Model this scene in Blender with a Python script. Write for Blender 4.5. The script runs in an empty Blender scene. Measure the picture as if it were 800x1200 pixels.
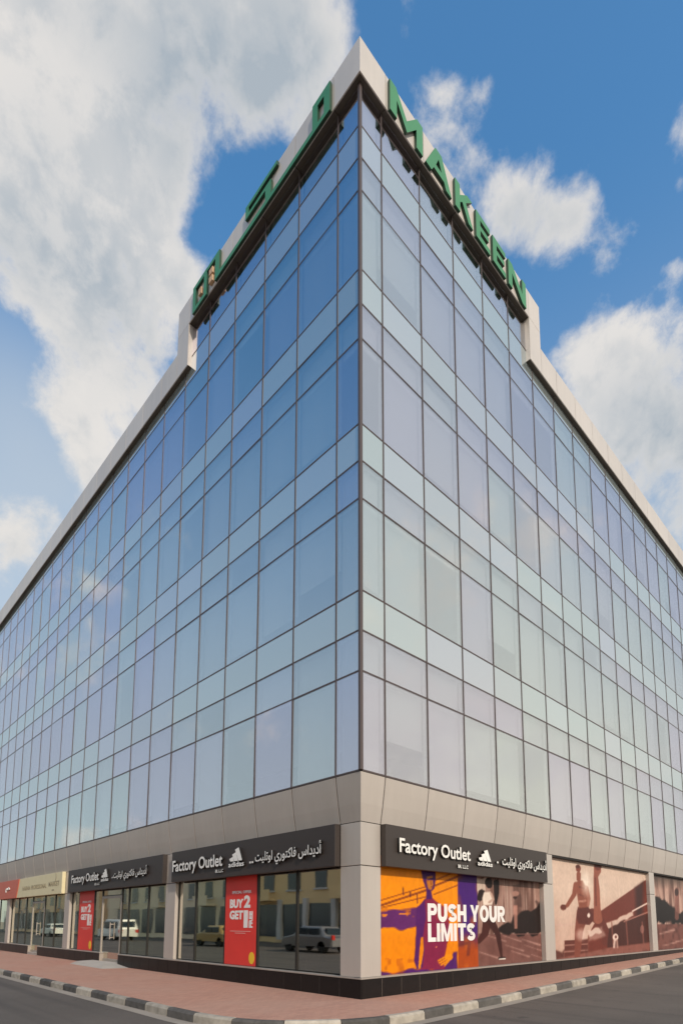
import bpy, bmesh, math, random
import numpy as np
from mathutils import Vector, Matrix
random.seed(7)
rng = np.random.default_rng(11)
R = math.radians
sc = bpy.context.scene
col = sc.collection

# ------------------------------------------------------------------ camera
CAM = Vector((-8.2346, -8.0154, 1.522))
YAW, PITCH, ROLL = -0.7648, 0.1210, 0.0026
FPX, CX, CY = 673.38, 400.0, 999.55          # in pixels of an 800 x 1200 frame
fw = Vector((-math.sin(YAW) * math.cos(PITCH), math.cos(YAW) * math.cos(PITCH), math.sin(PITCH)))
rt = Vector((math.cos(YAW), math.sin(YAW), 0))
up = rt.cross(fw)
cr_, sr_ = math.cos(ROLL), math.sin(ROLL)
rt, up = cr_ * rt + sr_ * up, -sr_ * rt + cr_ * up
cam_d = bpy.data.cameras.new('camera')
cam_d.sensor_fit = 'HORIZONTAL'
cam_d.sensor_width = 36.0
cam_d.lens = 36.0 * FPX / 800.0
cam_d.shift_y = (CY - 600.0) / 800.0
cam_d.clip_start = 0.1
cam_d.clip_end = 6000
cam = bpy.data.objects.new('camera', cam_d)
col.objects.link(cam)
m = Matrix((rt, up, -fw)).transposed().to_4x4()
m.translation = CAM
cam.matrix_world = m
sc.camera = cam

def ray(u, v):
    d = rt * ((u - CX) / FPX) - up * ((v - CY) / FPX) + fw
    return d.normalized()

def project(x, y, z):
    q = np.stack([np.asarray(x, float) - CAM.x, np.asarray(y, float) - CAM.y, np.asarray(z, float) - CAM.z], -1)
    a = q @ np.array(rt); b = q @ np.array(up); c = q @ np.array(fw)
    return CX + FPX * a / c, CY - FPX * b / c

# ------------------------------------------------------------------ light
SUN_DIR = Vector((-0.26, -0.82, 0.50)).normalized()
SUN_EL = math.asin(SUN_DIR.z)
SUN_AZ = math.atan2(SUN_DIR.x, SUN_DIR.y)
sun_d = bpy.data.lights.new('sun', 'SUN')
sun_d.energy = 3.0
sun_d.angle = R(2.5)
sun_d.color = (1.0, 0.89, 0.76)
sun = bpy.data.objects.new('sun', sun_d)
col.objects.link(sun)
sun.rotation_euler = (-SUN_DIR).to_track_quat('-Z', 'Y').to_euler()

sc.view_settings.view_transform = 'Standard'
sc.view_settings.look = 'None'
sc.view_settings.exposure = 0.0
sc.view_settings.gamma = 1.0

# ------------------------------------------------------------------ sky
world = bpy.data.worlds.new('World')
sc.world = world
world.use_nodes = True
wt = world.node_tree
wn, wl = wt.nodes, wt.links
bg = wn['Background']
bg.inputs[1].default_value = 0.12

class NT:
    """small helper to write node maths"""
    def __init__(s, tree): s.t = tree
    def n(s, typ, **kw):
        nd = s.t.nodes.new(typ)
        for k, v in kw.items(): setattr(nd, k, v)
        return nd
    def link(s, a, b): s.t.links.new(a, b)
    def put(s, sock, v):
        if hasattr(v, 'is_output'): s.link(v, sock)
        else: sock.default_value = v
    def math(s, op, a, b=None, c=None, clamp=False):
        nd = s.n('ShaderNodeMath', operation=op, use_clamp=clamp)
        s.put(nd.inputs[0], a)
        if b is not None: s.put(nd.inputs[1], b)
        if c is not None: s.put(nd.inputs[2], c)
        return nd.outputs[0]
    def dot(s, a, b):
        nd = s.n('ShaderNodeVectorMath', operation='DOT_PRODUCT')
        s.put(nd.inputs[0], a); s.put(nd.inputs[1], b)
        return nd.outputs['Value']
    def vec(s, op, a, b=None):
        nd = s.n('ShaderNodeVectorMath', operation=op)
        s.put(nd.inputs[0], a)
        if b is not None: s.put(nd.inputs[1], b)
        return nd.outputs[0]
    def mix(s, f, a, b, blend='MIX'):
        nd = s.n('ShaderNodeMix', data_type='RGBA', blend_type=blend)
        s.put(nd.inputs['Factor'], f)
        ia = [i for i in nd.inputs if i.type == 'RGBA']
        s.put(ia[0], a); s.put(ia[1], b)
        return [o for o in nd.outputs if o.type == 'RGBA'][0]
    def smooth(s, v, lo, hi, a=0.0, b=1.0):
        nd = s.n('ShaderNodeMapRange', interpolation_type='SMOOTHSTEP')
        s.put(nd.inputs[0], v); s.put(nd.inputs[1], lo); s.put(nd.inputs[2], hi)
        s.put(nd.inputs[3], a); s.put(nd.inputs[4], b)
        return nd.outputs[0]
    def noise(s, v, scale, detail=4, rough=0.55, dist=0.0, out='Fac', dims='3D'):
        nd = s.n('ShaderNodeTexNoise', noise_dimensions=dims)
        s.put(nd.inputs['Vector'], v)
        nd.inputs['Scale'].default_value = scale
        nd.inputs['Detail'].default_value = detail
        nd.inputs['Roughness'].default_value = rough
        nd.inputs['Distortion'].default_value = dist
        return nd.outputs[out]

W = NT(wt)
skt = W.n('ShaderNodeTexSky', sky_type='NISHITA')
skt.sun_disc = False
skt.sun_elevation = SUN_EL
skt.sun_rotation = SUN_AZ
skt.air_density = 1.0
skt.dust_density = 1.2
skt.ozone_density = 2.0
hs = W.n('ShaderNodeHueSaturation')
hs.inputs['Saturation'].default_value = 1.24
hs.inputs['Value'].default_value = 1.85
W.link(skt.outputs[0], hs.inputs['Color'])
skycol = W.mix(1.0, hs.outputs[0], (1.12, 1.25, 1.15, 1), 'MULTIPLY')
D = W.n('ShaderNodeTexCoord').outputs['Generated']

def blobs(lst):
    tot = None
    for u, v, r, a in lst:
        d = ray(u, v)
        sig = math.atan(r / 760.0)
        k = 2.0 / sig ** 2
        g = W.math('MULTIPLY', W.math('EXPONENT', W.math('MULTIPLY', W.math('SUBTRACT', W.dot(D, tuple(d)), 1.0), k)), a)
        inv = W.math('SUBTRACT', 1.0, g)
        tot = inv if tot is None else W.math('MULTIPLY', tot, inv)
    return W.math('SUBTRACT', 1.0, tot)

# cumulus masses seen over the roofs (direction in the sky, angular size, density)
CLOUDS = [(40, 10, 90, .8), (150, 30, 95, .78), (260, 50, 75, .7), (350, 40, 40, .72), (120, 120, 85, .68), (215, 160, 45, .62), (290, 125, 46, .66),
          (10, 150, 85, .74), (70, 240, 62, .66), (125, 275, 52, .64), (180, 310, 34, .62), (215, 340, 20, .55), (60, 300, 52, .58), (140, 390, 55, .7), (90, 430, 50, .7), (165, 450, 42, .62),
          (80, 500, 40, .62), (110, 560, 30, .6), (12, 350, 16, .6), (8, 630, 46, .66), (55, 600, 24, .5), (262, 265, 14, .5),
          (520, 140, 36, .50), (545, 200, 36, .58), (595, 252, 34, .64), (670, 240, 27, .80), (725, 280, 26, .56), (640, 275, 26, .5), (525, 100, 12, .45), (570, 105, 12, .48),
          (800, 160, 20, .6), (795, 215, 11, .5), (795, 312, 13, .5), (640, 175, 13, .35), (480, 5, 26, .4),
          (715, 410, 36, .78), (695, 450, 40, .68), (760, 470, 58, .76), (770, 540, 62, .66), (800, 600, 52, .6), (660, 420, 20, .5)]
den = blobs(CLOUDS)
gaps = blobs([(272, 222, 30, .85), (245, 262, 20, .7), (318, 185, 24, .7), (300, 250, 30, .7), (10, 400, 26, .6), (30, 540, 30, .5)])
den = W.math('MULTIPLY_ADD', gaps, -.75, den)
view_d = ray(400, 380)
inview = W.smooth(W.dot(D, tuple(view_d)), 0.60, 0.80)
sep = W.n('ShaderNodeSeparateXYZ'); W.link(D, sep.inputs[0])
zz = W.math('ADD', W.math('MAXIMUM', sep.outputs[2], 0.0), 0.22)
flat = W.vec('DIVIDE', D, None)
cmb = W.n('ShaderNodeCombineXYZ'); [W.link(zz, cmb.inputs[i]) for i in range(3)]
W.link(cmb.outputs[0], flat.node.inputs[1])
big = W.noise(flat, 0.9, 2, .5)
far = W.smooth(big, 0.44, 0.72, 0.0, 0.58)
den = W.math('ADD', den, W.math('MULTIPLY', far, W.math('SUBTRACT', 1.0, inview)))
warp = W.vec('ADD', D, W.vec('MULTIPLY', W.vec('SUBTRACT', W.noise(D, 5, 3, .5, out='Color'), (.5, .5, .5)), (.06, .06, .06)))
f1 = W.noise(warp, 7.5, 10, .64)
bil = W.math('SUBTRACT', 1.0, W.math('ABSOLUTE', W.math('MULTIPLY_ADD', W.noise(warp, 11.0, 6, .55), 2.0, -1.0)))
f2 = W.noise(warp, 3.2, 3, .5)
den2 = W.math('ADD', W.math('MULTIPLY_ADD', W.math('SUBTRACT', bil, .78), .55, den), W.math('MULTIPLY', W.math('SUBTRACT', f1, .5), 1.7))
cover = W.smooth(den2, 0.38, 0.84)
thick = W.smooth(den2, 0.62, 1.05)
# light side / grey body of the clouds
body = W.smooth(W.math('ADD', W.math('MULTIPLY', f2, 0.65), W.math('MULTIPLY', f1, 0.35)), 0.43, 0.58)
GREY = [(285, 105, 60, .95), (215, 80, 55, .75), (345, 85, 35, .8), (205, 140, 40, .6), (30, 300, 50, .6), (120, 335, 40, .55), (175, 420, 35, .6), (60, 180, 40, .3),
        (760, 570, 70, .95), (725, 490, 40, .7), (800, 490, 45, .8), (790, 620, 50, .9), (610, 275, 40, .6), (700, 275, 30, .5)]
grey = blobs(GREY)                    # the deep middles of the clouds
f1u = W.noise(W.vec('ADD', warp, (-.015, -.008, .026)), 7.5, 6, .60)
puff = W.smooth(W.math('SUBTRACT', f1u, f1), -.07, .10)      # undersides of the puffs
shade = W.math('ADD', W.math('MULTIPLY', grey, .70), W.math('MULTIPLY', W.math('SUBTRACT', 1.0, body), .30))
shade = W.math('ADD', shade, W.math('MULTIPLY', puff, .38))
shade = W.math('MULTIPLY', W.math('ADD', .25, W.math('MULTIPLY', thick, .75)), shade, clamp=True)
ccol = W.mix(shade, (6.9, 6.6, 6.25, 1), (3.6, 4.05, 4.45, 1))
# thin high haze on the sun's side of the sky, behind the camera
hz = W.smooth(W.math('ADD', W.math('MULTIPLY', sep.outputs[1], -1.0), W.math('MULTIPLY', W.math('SUBTRACT', f2, .5), .20)), -0.02, 0.50, 0.0, .88)
lo = W.smooth(sep.outputs[2], 0.20, 0.84, .86, 0.0)
skycol = W.mix(lo, skycol, (4.5, 4.75, 4.85, 1))
warmz = W.smooth(sep.outputs[2], 0.10, 0.75)
skycol = W.mix(hz, skycol, W.mix(warmz, (8.2, 7.7, 6.7, 1), (5.6, 6.0, 6.1, 1)))
veil = blobs([(0, 640, 120, .55), (90, 560, 80, .4), (800, 640, 110, .45), (0, 460, 70, .3)])
skycol = W.mix(W.math('MULTIPLY', veil, W.math('ADD', .55, W.math('MULTIPLY', f2, .8))), skycol, (4.9, 5.3, 5.5, 1))
skyout = W.mix(W.math('MULTIPLY', cover, .94), skycol, ccol)
W.link(skyout, bg.inputs[0])

# ------------------------------------------------------------------ materials
def new_mat(name):
    mt = bpy.data.materials.new(name)
    mt.use_nodes = True
    t = mt.node_tree
    return mt, NT(t), t.nodes['Principled BSDF'], t.nodes['Material Output']

def simple(name, c, rough=.5, metal=0.0, var=.06, scale=3.0, bump=0.0, bscale=60, spec=.5, detail=4):
    mt, N, b, o = new_mat(name)
    tc = N.n('ShaderNodeTexCoord').outputs['Object']
    oi = N.n('ShaderNodeObjectInfo')
    nz = N.noise(N.vec('ADD', tc, oi.outputs['Location']), scale, detail)
    k = N.math('ADD', N.math('MULTIPLY', N.math('SUBTRACT', nz, .5), var * 2.4), N.math('ADD', 1 - var * .5, N.math('MULTIPLY', oi.outputs['Random'], var)))
    N.link(N.mix(1.0, (*c, 1), N_combine(N, k), 'MULTIPLY'), b.inputs['Base Color'])
    b.inputs['Roughness'].default_value = rough
    b.inputs['Metallic'].default_value = metal
    b.inputs['Specular IOR Level'].default_value = spec
    if bump:
        bp = N.n('ShaderNodeBump')
        bp.inputs['Strength'].default_value = bump
        bp.inputs['Distance'].default_value = .01
        N.link(N.noise(tc, bscale, 4), bp.inputs['Height'])
        N.link(bp.outputs[0], b.inputs['Normal'])
    return mt

def N_combine(N, k):
    c = N.n('ShaderNodeCombineColor')
    for i in range(3): N.link(k, c.inputs[i])
    return c.outputs[0]

def glass(name, r0, gl_tint, behind, rough=.0, diffuse=None, wav=.004):
    """coated glazing: mirror layer over either a see-through tint or an opaque spandrel back"""
    mt, N, b, o = new_mat(name)
    N.t.nodes.remove(b)
    lw = N.n('ShaderNodeLayerWeight'); lw.inputs[0].default_value = .5
    oi = N.n('ShaderNodeObjectInfo')
    geo = N.n('ShaderNodeNewGeometry')
    fr = N.math('POWER', lw.outputs['Facing'], 4.0)
    r0v = N.math('ADD', r0 - .05, N.math('MULTIPLY', oi.outputs['Random'], .10))
    f = N.math('ADD', r0v, N.math('MULTIPLY', N.math('SUBTRACT', 1.0, r0v), fr), clamp=True)
    gl_tint = tuple(c * .95 for c in gl_tint)
    gl = N.n('ShaderNodeBsdfGlossy'); gl.inputs['Roughness'].default_value = rough
    N.link(N.mix(N.smooth(N.math('ADD', N.noise(oi.outputs['Location'], .16, 2), N.math('MULTIPLY', oi.outputs['Random'], .14)), .50, .66), (*gl_tint, 1), (gl_tint[0] * .98, gl_tint[1] * .91, gl_tint[2], 1)), gl.inputs['Color'])
    bp = N.n('ShaderNodeBump'); bp.inputs['Strength'].default_value = .25; bp.inputs['Distance'].default_value = wav
    N.link(N.noise(geo.outputs['Position'], 1.1, 1), bp.inputs['Height'])
    N.link(bp.outputs[0], gl.inputs['Normal'])
    if diffuse:
        bk = N.n('ShaderNodeBsdfDiffuse')
        tint = N.mix(oi.outputs['Random'], (*[c * .93 for c in diffuse], 1), (*[c * 1.07 for c in diffuse], 1))
        N.link(tint, bk.inputs['Color'])
    else:
        bk = N.n('ShaderNodeBsdfTransparent'); bk.inputs['Color'].default_value = (*behind, 1)
    ms = N.n('ShaderNodeMixShader')
    N.link(f, ms.inputs[0]); N.link(bk.outputs[0], ms.inputs[1]); N.link(gl.outputs[0], ms.inputs[2])
    N.link(ms.outputs[0], o.inputs['Surface'])
    return mt

M = {}
M['vision'] = glass('vision_glass', .54, (.93, .965, .95), (.90, .92, .93))
M['spandrel'] = glass('spandrel_glass', .54, (.92, .99, .97), None, diffuse=(.30, .35, .36))
M['shopglass'] = glass('shop_glass', .70, (.97, 1.0, .84), (.46, .52, .42), rough=.025, wav=.006)
M['mullion'] = simple('bronze_aluminium', (.088, .066, .063), .45, .2, .1)
def panel_mat(name, c, rough, metal):
    mt, N, b, o = new_mat(name)
    pos = N.n('ShaderNodeNewGeometry').outputs['Position']
    oi = N.n('ShaderNodeObjectInfo')
    st = N.noise(N.vec('MULTIPLY', pos, (5.0, 5.0, .35)), 1.0, 4, .6)          # rain streaks
    cl = N.noise(pos, .55, 4, .55)                                              # dust
    k = N.math('ADD', N.math('MULTIPLY', N.math('SUBTRACT', st, .5), .16), N.math('MULTIPLY', N.math('SUBTRACT', cl, .5), .20))
    k = N.math('ADD', k, N.math('ADD', .96, N.math('MULTIPLY', oi.outputs['Random'], .09)))
    N.link(N.mix(1.0, (*c, 1), N_combine(N, k), 'MULTIPLY'), b.inputs['Base Color'])
    N.link(N.math('ADD', rough - .08, N.math('MULTIPLY', cl, .16)), b.inputs['Roughness'])
    b.inputs['Metallic'].default_value = metal
    return mt
M['cladding'] = panel_mat('champagne_panel', (.505, .452, .408), .38, .25)
M['parapet'] = panel_mat('parapet_panel', (.61, .56, .515), .42, .15)
M['soffit'] = simple('soffit_brown', (.10, .085, .07), .5, .2, .08)
M['joint'] = simple('dark_joint', (.02, .017, .015), .8)
M['granite'] = simple('black_granite', (.012, .010, .010), .35, 0, .25, 8, spec=.25)
M['grout'] = simple('pale_grout', (.32, .27, .23), .8)
M['sill'] = simple('sill_metal', (.40, .36, .32), .4, .3)
M['signbrown'] = simple('sign_brown', (.042, .032, .028), .5, 0, .05, 1.5)
M['white'] = simple('white_acrylic', (.82, .80, .76), .4)
M['whiteprint'] = simple('white_print', (.80, .77, .74), .5)
M['black'] = simple('black_return', (.012, .011, .011), .45)
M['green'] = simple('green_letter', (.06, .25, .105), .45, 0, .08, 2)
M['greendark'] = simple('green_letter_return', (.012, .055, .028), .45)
M['dotbeige'] = simple('weathered_dot', (.55, .36, .22), .6, 0, .2, 6)
M['red'] = simple('banner_red', (.72, .045, .035), .45, 0, .10, 1.5)
M['redline'] = simple('banner_print', (.75, .40, .36), .6)
M['yellow'] = simple('sticker_yellow', (.80, .50, .03), .5)
M['cream'] = simple('cream_sign', (.72, .64, .40), .45)
M['signred'] = simple('red_sign', (.58, .12, .07), .45)
M['signgrey'] = simple('grey_print', (.30, .25, .16), .6)
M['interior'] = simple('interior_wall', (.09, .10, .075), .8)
M['ceiling'] = simple('interior_ceiling', (.55, .55, .55), .8)
M['blind'] = simple('roller_blind', (.86, .87, .86), .8, 0, .06)
M['fin'] = simple('pale_green_fin', (.70, .74, .48), .4)
M['frame'] = simple('dark_frame', (.03, .028, .025), .4, .3)
M['concrete'] = simple('ramp_concrete', (.40, .36, .32), .85, 0, .18, 2, .3, 40)
M['kerbblack'] = simple('kerb_black', (.085, .077, .07), .8, 0, .6, 6, .5, 30)
M['kerbwhite'] = simple('kerb_white', (.40, .355, .295), .8, 0, .5, 6, .5, 30)
M['gutter'] = simple('gutter_concrete', (.30, .26, .22), .9, 0, .25, 1.3, .3, 30)
M['stucco'] = simple('ochre_stucco', (.80, .60, .33), .9)
M['stucco2'] = simple('pale_stucco', (.80, .68, .50), .9)
M['stucco3'] = simple('pinkish_stucco', (.85, .63, .42), .9)
M['winblue'] = simple('dark_window', (.03, .045, .06), .15)
M['carwhite'] = simple('car_white', (.75, .74, .70), .25)
M['caryellow'] = simple('car_yellow', (.40, .27, .10), .3)
M['cargrey'] = simple('car_grey', (.25, .25, .26), .3, .4)
M['tyre'] = simple('tyre_rubber', (.02, .02, .02), .8)
M['lampred'] = simple('lamp_red', (.55, .03, .02), .3)

def paving_mat():
    mt, N, b, o = new_mat('red_paver')
    pos = N.n('ShaderNodeNewGeometry').outputs['Position']
    br = N.n('ShaderNodeTexBrick')
    br.inputs['Scale'].default_value = 1.0
    br.inputs['Brick Width'].default_value = .2
    br.inputs['Row Height'].default_value = .1
    br.inputs['Mortar Size'].default_value = .004
    br.inputs['Mortar Smooth'].default_value = .6
    br.inputs['Color1'].default_value = (.50, .265, .190, 1)
    br.inputs['Color2'].default_value = (.43, .22, .160, 1)
    br.inputs['Mortar'].default_value = (.25, .15, .115, 1)
    N.link(pos, br.inputs['Vector'])
    dirt = N.math('MAXIMUM', N.smooth(N.noise(pos, .55, 6, .6), .35, .7), N.smooth(N.noise(N.vec('MULTIPLY', pos, (1.0, 1.0, 1.0)), 2.3, 5, .7), .56, .70))
    c = N.mix(N.math('MULTIPLY', dirt, .45), br.outputs['Color'], (.46, .29, .22, 1))
    fine = N.noise(pos, 40, 3)
    c = N.mix(.28, c, N_combine(N, fine), 'OVERLAY')
    N.link(c, b.inputs['Base Color'])
    b.inputs['Roughness'].default_value = .85
    bp = N.n('ShaderNodeBump'); bp.inputs['Strength'].default_value = .5; bp.inputs['Distance'].default_value = .006
    N.link(br.outputs['Fac'], bp.inputs['Height']); bp.invert = True
    N.link(bp.outputs[0], b.inputs['Normal'])
    return mt
M['paver'] = paving_mat()

def asphalt_mat():
    mt, N, b, o = new_mat('asphalt')
    pos = N.n('ShaderNodeNewGeometry').outputs['Position']
    big = N.noise(pos, .35, 5, .6)
    fine = N.noise(pos, 90, 3, .7)
    c = N.mix(N.smooth(big, .3, .7), (.078, .066, .056, 1), (.115, .096, .082, 1))
    c = N.mix(N.smooth(fine, .45, .75), c, (.15, .125, .105, 1))
    streak = N.noise(N.vec('MULTIPLY', pos, (1.6, .05, 1)), 1.0, 3)
    c = N.mix(N.math('MULTIPLY', N.smooth(streak, .5, .72), .5), c, (.045, .038, .034, 1))
    spot = N.noise(pos, 3.1, 4, .6)
    c = N.mix(N.math('MULTIPLY', N.smooth(spot, .64, .74), .6), c, (.035, .03, .028, 1))
    N.link(c, b.inputs['Base Color'])
    b.inputs['Roughness'].default_value = .8
    bp = N.n('ShaderNodeBump'); bp.inputs['Strength'].default_value = .5; bp.inputs['Distance'].default_value = .006
    N.link(fine, bp.inputs['Height']); N.link(bp.outputs[0], b.inputs['Normal'])
    return mt
M['asphalt'] = asphalt_mat()
M['earth'] = simple('dusty_ground', (.30, .25, .19), .95, 0, .3, .05)

def print_mat():
    mt, N, b, o = new_mat('poster_print')
    a = N.n('ShaderNodeAttribute', attribute_name='print')
    N.link(a.outputs['Color'], b.inputs['Base Color'])
    b.inputs['Roughness'].default_value = .45
    b.inputs['Specular IOR Level'].default_value = .2
    return mt
M['print'] = print_mat()

# ------------------------------------------------------------------ mesh helpers
class MB:
    def __init__(s): s.v = []; s.f = []; s.mi = []
    def box(s, a, b, mi=0):
        x0, y0, z0 = [min(p, q) for p, q in zip(a, b)]
        x1, y1, z1 = [max(p, q) for p, q in zip(a, b)]
        i = len(s.v)
        s.v += [(x0, y0, z0), (x1, y0, z0), (x1, y1, z0), (x0, y1, z0), (x0, y0, z1), (x1, y0, z1), (x1, y1, z1), (x0, y1, z1)]
        for q in ((0, 3, 2, 1), (4, 5, 6, 7), (0, 1, 5, 4), (1, 2, 6, 5), (2, 3, 7, 6), (3, 0, 4, 7)):
            s.f.append(tuple(i + k for k in q)); s.mi.append(mi)
        return s
    def loft(s, loops, mi=0, caps=True):
        """closed loops of equal length joined in sequence"""
        n = len(loops[0]); base = len(s.v)
        for lp in loops: s.v += [tuple(p) for p in lp]
        for k in range(len(loops) - 1):
            for j in range(n):
                a = base + k * n + j; b = base + k * n + (j + 1) % n
                s.f.append((a, b, b + n, a + n)); s.mi.append(mi)
        if caps:
            s.f.append(tuple(base + j for j in range(n))[::-1]); s.mi.append(mi)
            s.f.append(tuple(base + (len(loops) - 1) * n + j for j in range(n))); s.mi.append(mi)
        return s
    def mesh(s, name, *mats, bevel=0.0, fix=True):
        me = bpy.data.meshes.new(name)
        me.from_pydata(s.v, [], s.f)
        for mt in mats: me.materials.append(mt)
        if len(mats) > 1: me.polygons.foreach_set('material_index', s.mi)
        if fix or bevel:
            bm = bmesh.new(); bm.from_mesh(me)
            if bevel: bmesh.ops.bevel(bm, geom=bm.edges[:], offset=bevel, segments=1, affect='EDGES')
            bmesh.ops.recalc_face_normals(bm, faces=bm.faces[:])
            bm.to_mesh(me); bm.free()
        me.update()
        return me

def link(name, me, parent=None, loc=(0, 0, 0), rot=None, kind=None):
    o = bpy.data.objects.new(name, me)
    col.objects.link(o)
    o.location = loc
    if rot: o.rotation_euler = rot
    if parent: o.parent = parent
    if kind: o['kind'] = kind
    return o

def tag(o, label, cat, group=None):
    o['label'] = label; o['category'] = cat
    if group: o['group'] = group
    return o

def empty(name, loc, label=None, cat=None, group=None, rotz=0):
    o = bpy.data.objects.new(name, None); col.objects.link(o)
    o.location = loc; o.rotation_euler = (0, 0, rotz); o.empty_display_size = .2
    if label: tag(o, label, cat, group)
    return o

# facade frames: s along the facade from the corner, d into the building, z up
RIGHT, LEFT = 0, 1
def P(side, s, d, z): return (s, d, z) if side == RIGHT else (d, s, z)
def fbox(mb, side, s0, s1, d0, d1, z0, z1, mi=0): return mb.box(P(side, s0, d0, z0), P(side, s1, d1, z1), mi)
_cache = {}
def box_part(name, side, s0, s1, d0, d1, z0, z1, mat, parent, bevel=0.0):
    """a box part with its origin in its middle; equal boxes share one mesh"""
    hs_, hd, hz = (s1 - s0) / 2, (d1 - d0) / 2, (z1 - z0) / 2
    key = (side, round(hs_, 4), round(hd, 4), round(hz, 4), mat.name, bevel)
    if key not in _cache:
        _cache[key] = fbox(MB(), side, -hs_, hs_, -hd, hd, -hz, hz).mesh(name, mat, bevel=bevel)
    loc = Vector(P(side, s0 + hs_, d0 + hd, z0 + hz))
    if parent: loc = loc - parent.location
    return link(name, _cache[key], parent, loc)

def face_rot(side):
    """rotation that stands text up on a facade, reading left to right from the street"""
    return (R(90), 0, 0) if side == RIGHT else (R(90), 0, R(-90))

def text_mesh(name, body, width, height, depth, mats, weight=0.0, spacing=1.0, align_h=None):
    """extruded lettering fitted to width x height (metres); local x right, y up, z out"""
    cu = bpy.data.curves.new(name, 'FONT')
    cu.body = body; cu.size = 1.0; cu.extrude = 0.02; cu.offset = weight; cu.resolution_u = 3; cu.space_character = spacing
    tmp = bpy.data.objects.new('tmp', cu); col.objects.link(tmp)
    bpy.context.view_layer.update()
    me = bpy.data.meshes.new_from_object(tmp)
    bpy.data.objects.remove(tmp)
    n = len(me.vertices); co = np.empty(n * 3, 'f'); me.vertices.foreach_get('co', co); co = co.reshape(-1, 3)
    lo, hi = co.min(0), co.max(0)
    co[:, 0] = (co[:, 0] - lo[0]) / (hi[0] - lo[0]) * width
    co[:, 1] = (co[:, 1] - lo[1]) / (hi[1] - lo[1]) * height
    co[:, 2] = (co[:, 2] - lo[2]) / (hi[2] - lo[2]) * depth
    me.vertices.foreach_set('co', co.ravel())
    me.materials.clear()
    for mt in mats: me.materials.append(mt)
    me.update()
    if len(mats) > 1:
        mi = [0 if p.normal.z > .7 else 1 for p in me.polygons]
        me.polygons.foreach_set('material_index', mi)
    me.name = name
    return me

def poly_mesh(name, polys, depth, mats):
    """flat polygons (x, y) extruded towards +z; front faces get mats[0], sides mats[1]"""
    bm = bmesh.new()
    for pl in polys:
        a = 0
        for i in range(len(pl)):
            x0, y0 = pl[i]; x1, y1 = pl[(i + 1) % len(pl)]; a += x0 * y1 - x1 * y0
        if a < 0: pl = pl[::-1]
        f = [bm.verts.new((x, y, depth)) for x, y in pl]; b = [bm.verts.new((x, y, 0)) for x, y in pl]
        bm.faces.new(f).material_index = 0
        bm.faces.new(b[::-1]).material_index = len(mats) - 1
        for i in range(len(pl)):
            j = (i + 1) % len(pl)
            bm.faces.new((f[i], b[i], b[j], f[j])).material_index = len(mats) - 1
    me = bpy.data.meshes.new(name)
    bm.normal_update(); bm.to_mesh(me); bm.free()
    for mt in mats: me.materials.append(mt)
    return me

# ------------------------------------------------------------------ ground
def rise(x):
    return .0135 * (math.sqrt((x - 2) ** 2 + 1.0) + (x - 2)) / 2 - .0135 * (math.sqrt(10.0 + 5) - math.sqrt(14)) * 0

# kerb line (outer top edge), walked from the left street round the corner to the right street
KERB = [(-3.19, y) for y in np.arange(44, 2.2, -.45)] + [(-3.21, 1.4), (-3.19, .74), (-3.08, .06), (-2.86, -.48), (-2.58, -.86), (-2.27, -1.13), (-1.92, -1.36), (-1.28, -1.58), (-.5, -1.66)]
KERB += [(x, -1.62 + .0385 * x) for x in np.arange(.4, 40, .45)]
def resample(path, step):
    pts = [Vector(p) for p in path]; out = [pts[0]]; acc = 0
    for a, b in zip(pts, pts[1:]):
        L = (b - a).length; t = step - acc
        while t <= L:
            out.append(a + (b - a) * (t / L)); t += step
        acc = (acc + L) % step if L < step - acc else L - (t - step)
    return out
def offset(path, d):
    o = []
    for i, p in enumerate(path):
        a = path[max(i - 1, 0)]; b = path[min(i + 1, len(path) - 1)]
        t = (b - a).normalized(); o.append(p + Vector((-t.y, t.x)) * d)
    return o
kpath = resample(KERB, .225)

mb = MB(); n = 16
S = 4000
mb.v = [(-S, -S, -.9), (S, -S, -.9), (S, S, -.9), (-S, S, -.9)]; mb.f = [(0, 1, 2, 3)]; mb.mi = [0]
link('ground', mb.mesh('ground', M['earth']), kind='structure')

mb = MB()      # asphalt: one sheet, rises gently along the right-hand street
xs = list(np.arange(-26, 70.1, 2)); ys = list(np.arange(-40, 140.1, 4))
for y in ys:
    for x in xs: mb.v.append((x, y, rise(x) - .15))
for j in range(len(ys) - 1):
    for i in range(len(xs) - 1):
        a = j * len(xs) + i; mb.f.append((a, a + 1, a + 1 + len(xs), a + len(xs))); mb.mi.append(0)
link('road', mb.mesh('road', M['asphalt'], fix=False), kind='structure')

mb = MB()      # pale gutter strip at the foot of the kerb
g0 = offset(kpath, 0.02); g1 = offset(kpath, -.24)
for p, q in zip(g0, g1):
    mb.v += [(p.x, p.y, rise(p.x) - .144), (q.x, q.y, rise(q.x) - .146)]
for i in range(len(kpath) - 1):
    a = i * 2; mb.f.append((a, a + 1, a + 3, a + 2)); mb.mi.append(0)
link('gutter_strip', mb.mesh('gutter_strip', M['gutter'], fix=False), kind='structure')

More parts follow.
